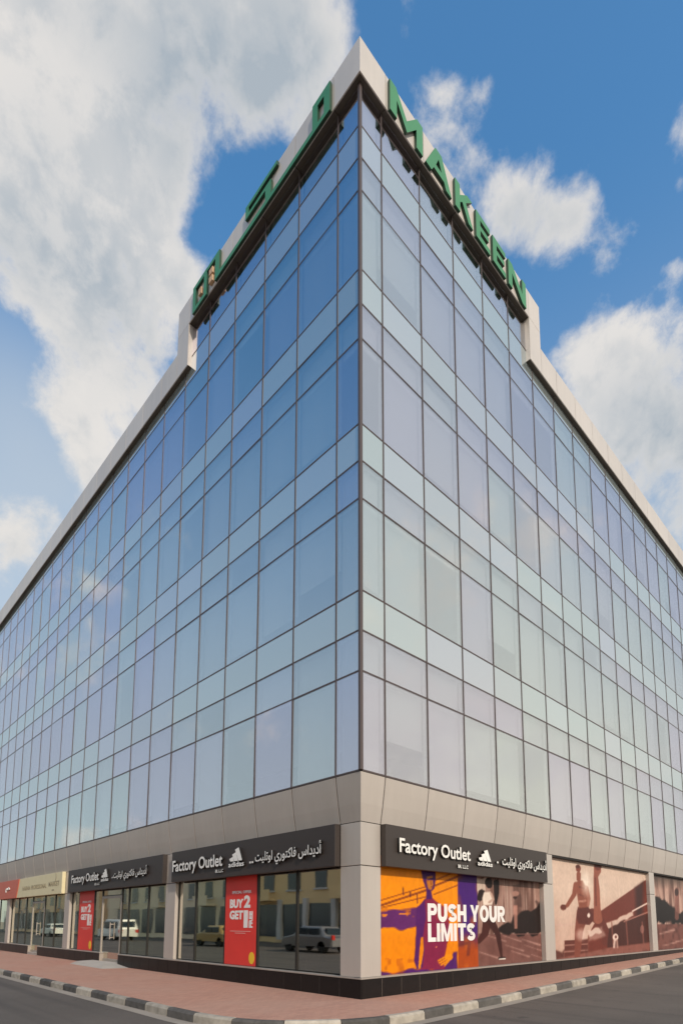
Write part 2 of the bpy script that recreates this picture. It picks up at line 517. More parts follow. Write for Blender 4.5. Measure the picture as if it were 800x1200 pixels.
mb = MB()      # brick pavement between kerb and building
k_in = offset(kpath, .13)
rows = 7
inner = []
for p in k_in:
    if p.y > .6 and p.x < -1: inner.append(Vector((.6, p.y)))
    elif p.x > .6: inner.append(Vector((p.x, .6)))
    else: inner.append(Vector((.6, .6)))
for p, q in zip(k_in, inner):
    for r in range(rows):
        c = p + (q - p) * (r / (rows - 1)); mb.v.append((c.x, c.y, rise(c.x)))
for i in range(len(k_in) - 1):
    for r in range(rows - 1):
        a = i * rows + r; mb.f.append((a, a + rows, a + rows + 1, a + 1)); mb.mi.append(0)
me = mb.mesh('pavement', M['paver'], fix=False)
bm = bmesh.new(); bm.from_mesh(me); bmesh.ops.remove_doubles(bm, verts=bm.verts[:], dist=1e-4)
for f in bm.faces:
    f.normal_update()
    if f.normal.z < 0: f.normal_flip()
bm.to_mesh(me); bm.free()
link('pavement', me, kind='structure')

kerb = link('kerb', None, kind='structure')
ko, ki = kpath, offset(kpath, .135)
NS = 4
for i in range(0, len(kpath) - NS, NS):
    mb = MB(); loops = []
    mid = kpath[i + NS // 2]; zc = rise(mid.x)
    j0 = random.uniform(-.006, .006)
    for k in range(i, i + NS + 1):
        a, b = ko[k], ki[k]
        if k in (i, i + NS):                       # a small gap between neighbouring stones
            other = ko[k + 1] if k == i else ko[k - 1]; oth2 = ki[k + 1] if k == i else ki[k - 1]
            a = a + (other - a) * .035; b = b + (oth2 - b) * .035
        z = rise(a.x) + .004 + j0
        t = (b - a).normalized()
        a2 = a + t * .028
        loops.append([(p.x - mid.x, p.y - mid.y, h - zc) for p, h in ((a - t * .012, z - .30), (a, z - .035), (a2, z), (b, z), (b, z - .30))])
    mb.loft(loops)
    st = link('kerb_stone', mb.mesh('kerb_stone', M['kerbblack'] if (i // NS) % 2 else M['kerbwhite']), kerb, (mid.x, mid.y, zc))

# ------------------------------------------------------------------ the office building
W1, BAY = .7556, 1.5
Z0, BIGP, BAND = 4.636, 2.144, .9026
STOREY = BIGP + 2 * BAND
LEV = [Z0 + k * STOREY + q for k in range(4) for q in (0, BIGP, BIGP + BAND)] + [Z0 + 4 * STOREY]
LEV[12] = 20.43
SOF_HI, TOP_HI = 21.56, 22.55          # raised corner parapet
SOF_LO, TOP_LO = 20.00, 20.95          # long low parapet
E_P = .16                              # parapet stands proud of the glass
LEG0, LEG1 = 7.88, 8.63
NB = {RIGHT: 21, LEFT: 25}
def mull(k): return 0.0 if k == 0 else W1 + (k - 1) * BAY
END = {s: mull(NB[s]) for s in NB}

bld = empty('office_building', (0, 0, 0), 'office block with mirrored glass curtain walls meeting at a sharp street corner above shops', 'building')

# glazing panes
panes = []
for side in (RIGHT, LEFT):
    for k in range(NB[side]):
        s0, s1 = mull(k) + .012, mull(k + 1) - .012
        if k == 0: s0 = .03
        for r in range(13):
            z0 = LEV[r] + .012
            z1 = (LEV[r + 1] if r < 12 else (SOF_HI if mull(k + 1) < 8.4 else SOF_LO)) - .012
            if mull(k) > 8 and r == 11: z1 = min(z1, SOF_LO)
            if mull(k) > 8 and r == 12: continue
            panes.append((side, s0, s1, z0, z1, r % 3 == 2, k, r))
def shown(p):
    side, s0, s1, z0, z1 = p[:5]
    c = np.array([P(side, s, 0, z) for s, z in ((s0, z0), (s1, z0), (s1, z1), (s0, z1))])
    d = (c - np.array(CAM)) @ np.array(fw)
    if d.min() < .5: return 0
    u, v = project(c[:, 0], c[:, 1], c[:, 2])
    if u.max() < 0 or u.min() > 800: return 0
    return abs(sum(u[i] * v[(i + 1) % 4] - u[(i + 1) % 4] * v[i] for i in range(4))) / 2
panes.sort(key=lambda p: -shown(p))
rest = {}
blinds = []
for i, (side, s0, s1, z0, z1, sp, k, r) in enumerate(panes):
    mt = M['spandrel'] if sp else M['vision']
    if i < 300:
        o = box_part('pane', side, s0, s1, .0, .012, z0, z1, mt, bld)
        o.rotation_euler = (random.gauss(0, 1) * R(.10), 0, random.gauss(0, 1) * R(.12)) if side == RIGHT else (0, random.gauss(0, 1) * R(.10), random.gauss(0, 1) * R(.12))
    else:
        fbox(rest.setdefault(sp, MB()), side, s0, s1, .0, .012, z0, z1)
    if not sp and shown((side, s0, s1, z0, z1)) > 0: blinds.append((side, s0, s1, z0, z1, k, r))
for sp, mb in rest.items():
    link('pane', mb.mesh('pane', M['spandrel'] if sp else M['vision']), bld, kind='stuff')

# bronze grid
for side in (RIGHT, LEFT):
    for k in range(1, NB[side] + 1):
        top = SOF_HI if mull(k) < LEG0 else SOF_LO
        box_part('mullion', side, mull(k) - .017, mull(k) + .017, -.012, .05, Z0, top, M['mullion'], bld)
    for r in range(13):
        e = END[side] if LEV[r] < SOF_LO else LEG0
        box_part('transom', side, .045, e, -.006, .045, LEV[r] - .019, LEV[r] + .019, M['mullion'], bld)
link('corner_mullion', MB().box((-.035, -.035, Z0), (.045, .045, SOF_HI)).mesh('corner_mullion', M['mullion'], bevel=.008), bld)

# blinds hung behind the glass (about a third of the bays, let down by different amounts)
rb = random.Random(5)
mbb = MB(); nbl = 0
for side, s0, s1, z0, z1, k, r in sorted(blinds, key=lambda b: (b[0], b[5], b[6])):
    drop = 1.0 if r % 3 == 1 else rb.choice([.84, .84, 1.0, 1.0, 1.0, .88, .6])
    if rb.random() < .12: drop = 0
    if drop:
        hz = (z1 - z0) * drop
        box_part('window_blind', side, s0 + .02, s1 - .02, .16, .165, round(z1 - hz, 2), z1, M['blind'], bld)

# floors, ceilings and a core so that the glass has a depth behind it
for side in (RIGHT, LEFT):
    mb = MB()
    for k in range(5):
        zf = Z0 + k * STOREY
        fbox(mb, side, .3, END[side] - .3, .10, 6.0, zf - BAND + .02, zf + .02) if k else fbox(mb, side, .3, END[side] - .3, .10, 6.0, zf - .2, zf + .02)
    link('floor_slab', mb.mesh('floor_slab', M['ceiling']), bld)
link('core_wall', MB().box((6, 6, .2), (END[RIGHT] - .3, END[LEFT] - .3, 19.6)).mesh('core_wall', M['interior']), bld)
link('roof', MB().box((.3, .3, 20.04), (END[RIGHT] - .3, END[LEFT] - .3, 20.3)).mesh('roof', M['ceiling']), bld)
link('roof', MB().box((.3, .3, 21.6), (8.3, 8.3, 21.9)).mesh('roof', M['ceiling']), bld)
for side in (RIGHT, LEFT):
    box_part('end_wall', side, END[side] + .03, END[side] + .3, 0.0, 14, -1, TOP_LO - .05, M['cladding'], bld)

# sloping cladding band between curtain wall and shops
DG = .15                               # shop front plane
ZB = 3.61
prof = [(0.0, Z0 - .03), (.035, 4.33), (.085, 3.98), (DG, ZB)]
def cladding(side, s0, s1, mitre0=False):
    g = .016
    
    mb = MB(); c = Vector(P(side, (s0 + s1) / 2, .08, 4.1))
    loops = []
    for d, z in prof:
        a = (d if mitre0 else s0 + g)
        loops.append([tuple(Vector(P(side, a, d, z)) - c), tuple(Vector(P(side, s1 - g, d, z)) - c), tuple(Vector(P(side, s1 - g, d + .03, z)) - c), tuple(Vector(P(side, a + (.03 if mitre0 else 0), d + .03, z)) - c)])
    mb.loft(loops)
    return mb, c
base_clad = {}
for side in (RIGHT, LEFT):
    for k in range(NB[side]):
        mb, c = cladding(side, mull(k), mull(k + 1), k == 0)
        if k == 0: me = mb.mesh('cladding_panel', M['cladding'])
        else:
            if side not in base_clad: base_clad[side] = mb.mesh('cladding_panel', M['cladding'])
            me = base_clad[side]
        link('cladding_panel', me, bld, c)
    mb = MB()
    mb.loft([[P(side, a, d, z) for d, z in [(d + .034, z) for d, z in prof] + [(.30, ZB), (.30, Z0 - .03)]] for a in (.20, END[side])])
    fbox(mb, side, .16, END[side], DG + .005, .6, ZB - .06, ZB - .012)
    link('cladding_backing', mb.mesh('cladding_backing', M['joint']), bld)
link('corner_backing', MB().box((.2, .2, 3.64), (.31, .31, Z0 - .04)).mesh('corner_backing', M['joint']), bld)

# parapet: panels, dark soffit, backing
def para_run(side, s0, s1, zl, zt, cuts):
    edges = [s0] + [c for c in cuts if s0 + .2 < c < s1 - .2] + [s1]
    for a, b in zip(edges, edges[1:]):
        box_part('parapet_panel', side, a + .009, b - .009, -E_P, -E_P + .03, zl, zt, M['parapet'], bld)
        box_part('soffit_panel', side, a + .005, b - .005, -E_P + .032, .03, zl + .004, zl + .03, M['soffit'], bld)
    box_part('parapet_backing', side, s0 + .01, s1 - .012, -E_P + .033, .30, zl + .034, zt - .01, M['joint'], bld)
cuts = [mull(k) for k in range(1, 40)]
for side in (RIGHT, LEFT):
    st = -E_P if side == RIGHT else -E_P + .034
    if side == RIGHT:
        # mitred corner panels, one per face, built as one folded sheet each
        pass
    edges = [mull(1), mull(2), mull(3), mull(4), mull(5), LEG0 - .005]
    for a, b in zip(edges, edges[1:]):
        box_part('parapet_panel', side, a + .009, b - .009, -E_P, -E_P + .03, SOF_HI, TOP_HI, M['parapet'], bld)
        box_part('soffit_panel', side, a + .005, b - .005, -E_P + .032, .03, SOF_HI + .004, SOF_HI + .03, M['soffit'], bld)
    mb = MB()
    def q(s, d, z): return P(side, s, d, z)
    z0, z1 = SOF_HI, TOP_HI
    mb.loft([[q(-E_P, -E_P, z), q(W1 - .005, -E_P, z), q(W1 - .005, -E_P + .03, z), q(-E_P + .03, -E_P + .03, z)] for z in (z0, z1)])
    link('parapet_panel', mb.mesh('parapet_panel', M['parapet']), bld)
    mb = MB()
    mb.loft([[q(-E_P + .032, -E_P + .032, z), q(W1 - .005, -E_P + .032, z), q(W1 - .005, .03, z), q(.03, .03, z)] for z in (z0 + .004, z0 + .03)])
    link('soffit_panel', mb.mesh('soffit_panel', M['soffit']), bld)
    mb = MB()
    mb.loft([[q(-E_P + .033, -E_P + .033, z), q(LEG1 - .012, -E_P + .033, z), q(LEG1 - .012, .4, z), q(.4, .4, z)] for z in (z0 + .034, z1 - .012)])
    link('parapet_backing', mb.mesh('parapet_backing', M['joint']), bld)
    # upright leg where the raised part steps down
    box_part('parapet_panel', side, LEG0, LEG1, -E_P, -E_P + .03, SOF_HI + .006, TOP_HI, M['parapet'], bld)
    box_part('parapet_panel', side, LEG0, LEG1, -E_P, -E_P + .03, SOF_LO, SOF_HI - .006, M['parapet'], bld)
    box_part('parapet_reveal', side, LEG0, LEG0 + .03, -E_P + .032, .03, SOF_LO + .004, SOF_HI - .002, M['parapet'], bld)
    box_part('parapet_backing', side, LEG0 + .033, LEG1 - .01, -E_P + .033, 2.0, SOF_LO + .034, SOF_HI + .02, M['joint'], bld)
    box_part('parapet_reveal', side, LEG1 - .03, LEG1 - .001, -E_P + .032, 2.0, TOP_LO + .01, TOP_HI - .004, M['parapet'], bld)
    ed = [LEG1 + .005] + [mull(k) for k in range(7, NB[side] + 1)]
    for i, (a, b) in enumerate(zip(ed, ed[1:])):
        box_part('parapet_panel', side, a + .009, b - .009, -E_P, -E_P + .03, SOF_LO, TOP_LO, M['parapet'], bld)
    ed[0] = LEG0
    for i, (a, b) in enumerate(zip(ed, ed[1:])):
        box_part('soffit_panel', side, a + .005, b - .005, -E_P + .032, .03, SOF_LO + .004, SOF_LO + .03, M['soffit'], bld)
    box_part('parapet_backing', side, LEG1, END[side], -E_P + .033, .30, SOF_LO + .034, TOP_LO - .01, M['joint'], bld)

# ---- ground floor
PIL = [(7.93, 8.54), (16.93, 17.50), (25.75, 26.30), (34.75, 35.3)]
GZ = .28                               # glass / poster plane
ZJ = 2.69
SIGN_Z0, SIGN_Z1 = 2.70, 3.602
def corner_shape(z0, z1): return MB().box((DG, DG, z0), (W1 - .005, W1 - .005, z1))
link('corner_pilaster', corner_shape(.42, ZJ - .008).mesh('corner_pilaster', M['cladding'], bevel=.006), bld)
link('corner_pilaster', corner_shape(ZJ + .008, ZB - .014).mesh('corner_pilaster', M['cladding'], bevel=.006), bld)
link('corner_pilaster_core', MB().box((DG + .02, DG + .02, -.2), (W1 - .02, W1 - .02, ZB)).mesh('corner_pilaster_core', M['joint']), bld)
for side in (RIGHT, LEFT):
    for a, b in PIL:
        if b > END[side]: continue
        box_part('pilaster', side, a, b, DG, .55, .42, ZJ - .008, M['cladding'], bld, .005)
        box_part('pilaster', side, a, b, DG, .55, ZJ + .008, ZB - .014, M['cladding'], bld, .005)
        box_part('pilaster_core', side, a + .02, b - .02, DG + .02, .53, -.2, ZB, M['joint'], bld)

# black granite plinth, tile by tile, with pale joints; gaps at the doors of the left side
DOORS = {RIGHT: [], LEFT: [(11.82, 13.45), (20.70, 22.10)]}
def gap(side, s): return any(a - .02 < s < b + .02 for a, b in DOORS[side])
for side in (RIGHT, LEFT):
    s = DG - .02; k = 0
    while s < END[side] - .3:
        w = .62
        nxt = s + w
        for a, b in DOORS[side]:
            if s < a < nxt: nxt = a
            if a <= s + 1e-6 < b: s = b; nxt = b + w
        hi = .385
        if side == RIGHT and k == 0: box_part('plinth_tile', side, s + .02, nxt - .006, DG - .025, DG, -.35, hi, M['granite'], bld)
        else: box_part('plinth_tile', side, s + (.0 if k == 0 else .006), nxt - .006, DG - .025, DG, -.35, hi, M['granite'], bld)
        s = nxt; k += 1
    segs = []; a = DG + .01
    for d0, d1 in DOORS[side]: segs.append((a, d0)); a = d1
    segs.append((a, END[side]))
    for i, (a, b) in enumerate(segs):
        box_part('plinth_core', side, a + .003, b - .003, DG - .018, GZ + .1, -.4, .375, M['grout'], bld)
        box_part('sill', side, (DG - .03 if (side == RIGHT and i == 0) else a + (.0 if i == 0 else .0) - (.0)), b, DG - .035, GZ + .05, .387, .418, M['sill'], bld, .003)

# shop interiors and glazing on the left side
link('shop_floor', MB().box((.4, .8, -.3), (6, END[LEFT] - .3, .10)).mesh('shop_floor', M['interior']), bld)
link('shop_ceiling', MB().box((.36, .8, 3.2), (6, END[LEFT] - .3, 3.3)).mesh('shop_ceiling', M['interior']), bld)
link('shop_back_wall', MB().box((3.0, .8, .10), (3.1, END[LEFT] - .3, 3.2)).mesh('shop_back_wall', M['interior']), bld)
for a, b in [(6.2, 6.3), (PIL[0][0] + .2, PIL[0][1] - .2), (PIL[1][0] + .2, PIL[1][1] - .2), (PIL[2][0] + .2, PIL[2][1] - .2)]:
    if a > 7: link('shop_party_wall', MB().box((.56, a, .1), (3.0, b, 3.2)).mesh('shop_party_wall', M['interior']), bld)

def shop_window(side, s0, s1, z0, z1, fins=True, base=None):
    f = link('shop_window', fbox(MB(), side, s0, s1, GZ - .02, GZ + .05, z1 - .05, z1).mesh('shop_window', M['frame']), bld)
    g = fbox(MB(), side, s0 + .03, s1 - .03, GZ, GZ + .012, z0 + .03, z1 - .05).mesh('shop_pane', M['shopglass'])
    o = link('shop_pane', g, f)
    fr = MB(); fbox(fr, side, s0, s0 + .035, GZ - .025, GZ + .05, z0, z1 - .052); fbox(fr, side, s1 - .035, s1, GZ - .025, GZ + .05, z0, z1 - .052); fbox(fr, side, s0 + .036, s1 - .036, GZ - .022, GZ + .05, z0, z0 + .03)
    link('shop_frame', fr.mesh('shop_frame', M['frame']), f)
    if fins: link('glass_fin', fbox(MB(), side, s1 - .24, s1 - .07, GZ + .05, GZ + .09, z0, z1 - .06).mesh('glass_fin', M['fin']), f)
    return f
ZT = 2.95
for edges, door in (([.77, 2.32, 3.86, 5.34, 6.90, 7.93], None), ([8.54, 9.94, 11.43, 12.0, 13.75, 14.5, 16.1, 16.93], (12.0, 13.75)), ([17.5, 19.0, 20.4, 22.2, 23.2, 24.5, 25.75], (20.4, 22.2)), ([26.3, 28, 30, 32, 34.75], None)):
    for a, b in zip(edges, edges[1:]):
        if door and abs(a - door[0]) < .01:
            dr = link('shop_door', fbox(MB(), LEFT, a, b, GZ - .03, GZ + .05, 2.38, 2.46).mesh('shop_door', M['sill']), bld)
            fr = MB()
            for x0, x1 in ((a, a + .07), (b - .07, b)): fbox(fr, LEFT, x0, x1, GZ - .032, GZ + .05, .11, 2.379)
            fbox(fr, LEFT, a + .071, b - .071, GZ - .03, GZ + .05, .11, .2)
            link('door_frame', fr.mesh('door_frame', M['sill']), dr)
            link('door_pane', fbox(MB(), LEFT, a + .07, b - .07, GZ, GZ + .012, .2, 2.38).mesh('door_pane', M['shopglass']), dr)
            mid = (a + b) / 2
            h = MB(); fbox(h, LEFT, mid - .10, mid - .07, GZ - .09, GZ - .06, .9, 1.5); fbox(h, LEFT, mid - .10, mid - .07, GZ - .061, GZ, .95, .98); fbox(h, LEFT, mid - .10, mid - .07, GZ - .061, GZ, 1.42, 1.45)
            link('door_handle', h.mesh('door_handle', M['sill']), dr)
            shop_window(LEFT, a, b, 2.462, ZT, False)
        else: shop_window(LEFT, a, b, .42, ZT)
for a, b in DOORS[LEFT]:
    link('door_step', MB().box((DG - .03, a + .004, -.2), (GZ + .2, b - .004, .11)).mesh('door_step', M['concrete']), bld)
# dark lintel above the glazing, hidden behind signs
for side in (LEFT, RIGHT):
    for (a, b) in [(W1, PIL[0][0]), (PIL[0][1], PIL[1][0]), (PIL[1][1], PIL[2][0])]:
        if side == LEFT: box_part('lintel', side, a + .005, b - .005, GZ - .03, .6, ZT + .002, ZB - .065, M['joint'], bld)

# ------------------------------------------------------------------ signs
LOGO = [[(0.02, .33), (.13, .40), (.24, .33 - .0), (.13, .30)]]
def stripes_logo(w, h):
    """three slanted stripes rising to the right"""
    out = []
    for x0, hh in ((.10, .26), (.33, .50), (.56, .76)):
        base = .30
        top = base + hh * .92
        wd = .24
        slope = .50
        # a bar leaning left at its top, cut level at the foot
        xb = x0 + .10 * (hh / .76)
        out.append([(xb * w, base * h), ((xb + wd) * w, base * h), ((xb + wd - slope * hh * .62) * w, top * h), ((xb - slope * hh * .62) * w, (top - .10) * h)])
    return out
AR_SIGN = '\uFE83\uFEA9\uFEF3\uFEAA\uFE8D\uFEB1 \uFED3\uFE8E\uFEDB\uFE98\uFEEE\uFEAD\uFEF1 \uFE8D\uFEED\uFE97\uFEE0\uFEF4\uFE96'[::-1]
AR_MARKET = '\uFEEB\uFEE2\uFE8E'[::-1]

def on_sign(root, side, name, me, s_left, z, proud):
    """s_left: facade position of the mesh's local x=0 (its left end seen from the street)"""
    loc = Vector(P(side, s_left, -proud, z)) - root.location
    return link(name, me, root, loc, face_rot(side))

def dark_sign(side, s0, s1, label, txt, logo, arab, dots, small):
    c = (s0 + s1) / 2
    root = empty('shop_sign', P(side, c, DG, SIGN_Z0), label, 'shop sign', 'dark brown fascia signs over the shops')
    bx = fbox(MB(), side, s0, s1, 0.0, DG - .002, SIGN_Z0, SIGN_Z1).mesh('sign_board', M['signbrown'], bevel=.006)
    link('sign_board', bx, root, -root.location)
    def left(a, b): return a if side == RIGHT else b          # street-left end of the interval
    def ln(a, b): return abs(b - a)
    fo = text_mesh('lettering', 'Factory Outlet', ln(*txt[:2]), txt[3], .055, (M['white'], M['black']), .018)
    on_sign(root, side, 'lettering', fo, left(*txt[:2]), txt[2], .012)
    w = ln(*logo[:2]); h = logo[3]
    lg = poly_mesh('logo', stripes_logo(w, h), .055, (M['white'], M['black']))
    on_sign(root, side, 'logo', lg, left(*logo[:2]), logo[2], .012)
    ad = text_mesh('logo_lettering', 'adidas', w, h * .27, .05, (M['white'], M['black']), .022)
    on_sign(root, side, 'logo_lettering', ad, left(*logo[:2]), logo[2], .012)
    ar = text_mesh('arabic_lettering', AR_SIGN, ln(*arab[:2]), arab[3], .055, (M['white'], M['black']), .014)
    on_sign(root, side, 'arabic_lettering', ar, left(*arab[:2]), arab[2], .012)
    ds = poly_mesh('dots', [[(x, 0), (x + .07, 0), (x + .07, .045), (x, .045)] for x in ((0, .1) if dots[2] else (0,))], .05, (M['white'], M['black']))
    on_sign(root, side, 'dots', ds, left(dots[0], dots[0]), dots[1], .012)
    sm = text_mesh('small_lettering', 'BR. L.L.C', ln(*small[:2]), .085, .03, (M['white'], M['black']), .02)
    on_sign(root, side, 'small_lettering', sm, left(*small[:2]), small[2], .012)
    return root

dark_sign(RIGHT, W1 + .005, 7.90, 'dark brown shop sign above the orange and purple poster, right of the corner', (1.12, 3.80, 2.93, .41), (4.12, 4.80, 2.95, .43), (5.28, 7.74, 2.92, .42), (5.02, 3.07, 0), (3.30, 3.72, 2.83))
dark_sign(LEFT, W1 + .005, 7.93, 'dark brown shop sign above the shop window next to the corner pillar', (5.03, 7.76, 2.89, .44), (4.04, 4.74, 2.93, .49), (1.12, 3.55, 2.87, .42), (3.80, 2.97, 1), (5.02, 5.40, 2.83))
dark_sign(LEFT, 8.50, 16.78, 'dark brown shop sign above the glass door with the concrete ramp', (13.4, 16.2, 2.95, .42), (12.5, 13.18, 2.98, .45), (9.46, 12.05, 2.92, .42), (12.2, 3.05, 0), (13.35, 13.8, 2.87))

# cream and red sign farther down
root = empty('shop_sign', P(LEFT, 21.6, DG, SIGN_Z0), 'cream and red shop sign on the far left beyond the dark signs', 'shop sign')
link('sign_board', fbox(MB(), LEFT, 17.52, 24.05, .002, DG - .002, SIGN_Z0, SIGN_Z1 + .02).mesh('sign_board', M['cream'], bevel=.006), root, -root.location)
curve = [(24.1 + .0, SIGN_Z0)] + [(23.72 + .36 * (1 - t) ** 2, SIGN_Z0 + t * (SIGN_Z1 + .02 - SIGN_Z0)) for t in (0, .2, .4, .6, .8, 1)]
pl = [(0, 0)] + [(28.5 - s, z - SIGN_Z0) for s, z in [(24.08, SIGN_Z0), (23.98, 2.9), (23.88, 3.1), (23.80, 3.3), (23.74, 3.5), (23.72, SIGN_Z1 + .02)]] + [(0, SIGN_Z1 + .02 - SIGN_Z0)]
me = poly_mesh('red_board', pl and [pl], .16, (M['signred'], M['signred']))
on_sign(root, LEFT, 'red_board', me, 28.5, SIGN_Z0, -.13)
on_sign(root, LEFT, 'lettering', text_mesh('lettering', 'HAIRAN', 1.2, .20, .006, (M['signgrey'],), .01), 23.1, 3.02, 0)
on_sign(root, LEFT, 'lettering', text_mesh('lettering', 'PROFESSIONAL', 2.2, .20, .006, (M['signgrey'],), .01), 21.7, 3.02, 0)
on_sign(root, LEFT, 'lettering', text_mesh('lettering', 'MARKET', 1.35, .20, .006, (M['signgrey'],), .01), 19.2, 3.06, 0)
on_sign(root, LEFT, 'lettering', text_mesh('lettering', '\u2014', .3, .05, .006, (M['signgrey'],), .01), 18.75, 2.86, 0)
ring = [(0, 0), (.12, .05), (.2, .2), (.16, .36), (.1, .42), (.14, .2), (.08, .08)]
on_sign(root, LEFT, 'emblem', poly_mesh('emblem', [ring], .006, (M['signgrey'],)), 18.45, 3.2, 0)
on_sign(root, LEFT, 'red_lettering', text_mesh('red_lettering', '\uFEE2\uFEEB', .75, .28, .03, (M['white'],), .02), 25.9, 3.02, .04)

# ---- posters, printed on the glass of the right side
def lin(c):
    c = np.asarray(c, float) / 255.0
    return np.where(c <= .04045, c / 12.92, ((c + .055) / 1.055) ** 2.4)

class Painter:
    """flat print on a grid; shapes are given in the zoomed pictures' pixels"""
    def __init__(s, s0, s1, z0, z1, cell, ox, oy, k, bgc):
        s.nx = int((s1 - s0) / cell) + 1; s.ny = int((z1 - z0) / cell) + 1
        s.S, s.Z = np.meshgrid(np.linspace(s0, s1, s.nx), np.linspace(z0, z1, s.ny))
        u, v = project(s.S, np.full_like(s.S, GZ), s.Z)
        s.set(u, v, ox, oy, k); s.u, s.v = u, v
        s.c = np.ones((s.ny, s.nx, 3)) * np.array(bgc, float)
    def set(s, u, v, ox, oy, k): s.X, s.Y = (u - ox) * k, (v - oy) * k
    def frame(s, ox, oy, k): s.set(s.u, s.v, ox, oy, k); return s
    def mixin(s, a, colr):
        a = np.clip(a, 0, 1)[..., None]; s.c = s.c * (1 - a) + np.array(colr, float) * a; return s
    def poly(s, pts, colr, a=1.0, soft=6.0, wob=0.0):
        X, Y = s.X, s.Y
        if wob: X = X + (s.nz(10) - .5) * wob; Y = Y + (s.nz(10) - .5) * wob
        ins = np.zeros(X.shape, bool); dist = np.full(X.shape, 1e9)
        for i in range(len(pts)):
            x0, y0 = pts[i]; x1, y1 = pts[(i + 1) % len(pts)]
            if y0 != y1:
                ins ^= ((y0 > Y) != (y1 > Y)) & (X < (x1 - x0) * (Y - y0) / (y1 - y0) + x0)
            dx, dy = x1 - x0, y1 - y0; L = dx * dx + dy * dy + 1e-9
            t = np.clip(((X - x0) * dx + (Y - y0) * dy) / L, 0, 1)
            dist = np.minimum(dist, np.hypot(X - x0 - t * dx, Y - y0 - t * dy))
        sd = np.where(ins, dist, -dist)
        return s.mixin(a * np.clip(sd / soft + .5, 0, 1), colr)
    def line(s, pts, r, colr, a=1.0, soft=5.0):
        d = np.full(s.X.shape, 1e9)
        rr = r if isinstance(r, (list, tuple)) else [r] * len(pts)
        for i in range(len(pts) - 1):
            x0, y0 = pts[i]; x1, y1 = pts[i + 1]; dx, dy = x1 - x0, y1 - y0
            t = np.clip(((s.X - x0) * dx + (s.Y - y0) * dy) / (dx * dx + dy * dy + 1e-9), 0, 1)
            d = np.minimum(d, np.hypot(s.X - x0 - t * dx, s.Y - y0 - t * dy) - (rr[i] + (rr[i + 1] - rr[i]) * t))
        return s.mixin(a * np.clip(-d / soft + .5, 0, 1), colr)
    def ell(s, x, y, rx, ry, colr, a=1.0, soft=.25):
        d = np.hypot((s.X - x) / rx, (s.Y - y) / ry)
        return s.mixin(a * np.clip((1 - d) / soft + .5, 0, 1), colr)
    def nz(s, cells, ax=1.0):
        h = max(2, int(cells)); w = max(2, int(cells * ax * s.nx / s.ny))
        g = rng.random((h + 2, w + 2))
        yy = np.linspace(0, h, s.ny); xx = np.linspace(0, w, s.nx)
        y0 = yy.astype(int); x0 = xx.astype(int); fy = (yy - y0)[:, None]; fx = (xx - x0)[None]
        fy = fy * fy * (3 - 2 * fy); fx = fx * fx * (3 - 2 * fx)
        a = g[y0][:, x0]; b = g[y0][:, x0 + 1]; c = g[y0 + 1][:, x0]; d = g[y0 + 1][:, x0 + 1]
        return (a * (1 - fx) + b * fx) * (1 - fy) + (c * (1 - fx) + d * fx) * fy
    def grain(s):
        """photographic unevenness of the print and the faint overlaps of its sheets"""
        g = 1 + .10 * (s.nz(7) - .5) + .06 * (s.nz(22) - .5) + .14 * (s.nz(s.ny // 2) - .5)
        w = 1.37
        seam = np.abs((s.S - s.S.min()) % w - .02) < .025
        return (g * np.where(seam, 1.10, 1.0))[..., None].reshape(-1, 1)
    def build(s, name, gain, label):
        d = .006
        cx, cz = s.S.mean(), s.Z.min()
        n = s.nx * s.ny
        co = np.stack([s.S.ravel() - cx, np.zeros(n), s.Z.ravel() - cz], -1)
        me = bpy.data.meshes.new(name)
        idx = np.arange(n).reshape(s.ny, s.nx)
        f = np.stack([idx[:-1, :-1], idx[:-1, 1:], idx[1:, 1:], idx[1:, :-1]], -1).reshape(-1, 4)
        # back sheet and rim give the print panel a thickness
        hw = s.S.max() - cx; hz = s.Z.max() - cz
        b = [(-hw, d, 0), (hw, d, 0), (hw, d, hz), (-hw, d, hz)]
        faces = f.tolist() + [(n, n + 3, n + 2, n + 1)]
        me.from_pydata(co.tolist() + b, [], faces)
        at = me.color_attributes.new('print', 'FLOAT_COLOR', 'POINT')
        rgba = np.ones((n + 4, 4), 'f'); rgba[:n, :3] = np.clip(lin(np.clip(s.c.reshape(-1, 3), 0, 255)) ** 1.3 * 1.12 * gain * np.array([.84, .96, 1.03]) * s.grain(), 0, .9)
        at.data.foreach_set('color', rgba.ravel())
        me.materials.append(M['print'])
        o = link(name, me, None, (cx, GZ, cz))
        return tag(o, label, 'poster')

def street_scene(p, x0, flip=1):
    """brown city park photograph: streaked facades, dark trees, paved ground (tile pixels)"""
    st = p.nz(2, 9); st2 = p.nz(3, 22)
    up_ = (p.Y < 545)
    p.mixin(np.where(up_, .9, 0), (196, 156, 140))
    p.mixin(np.where(up_, np.clip((st - .45) * 2.2, 0, .75), 0), (120, 82, 70))
    p.mixin(np.where(up_, np.clip((st2 - .6) * 2.6, 0, .8), 0), (226, 194, 178))

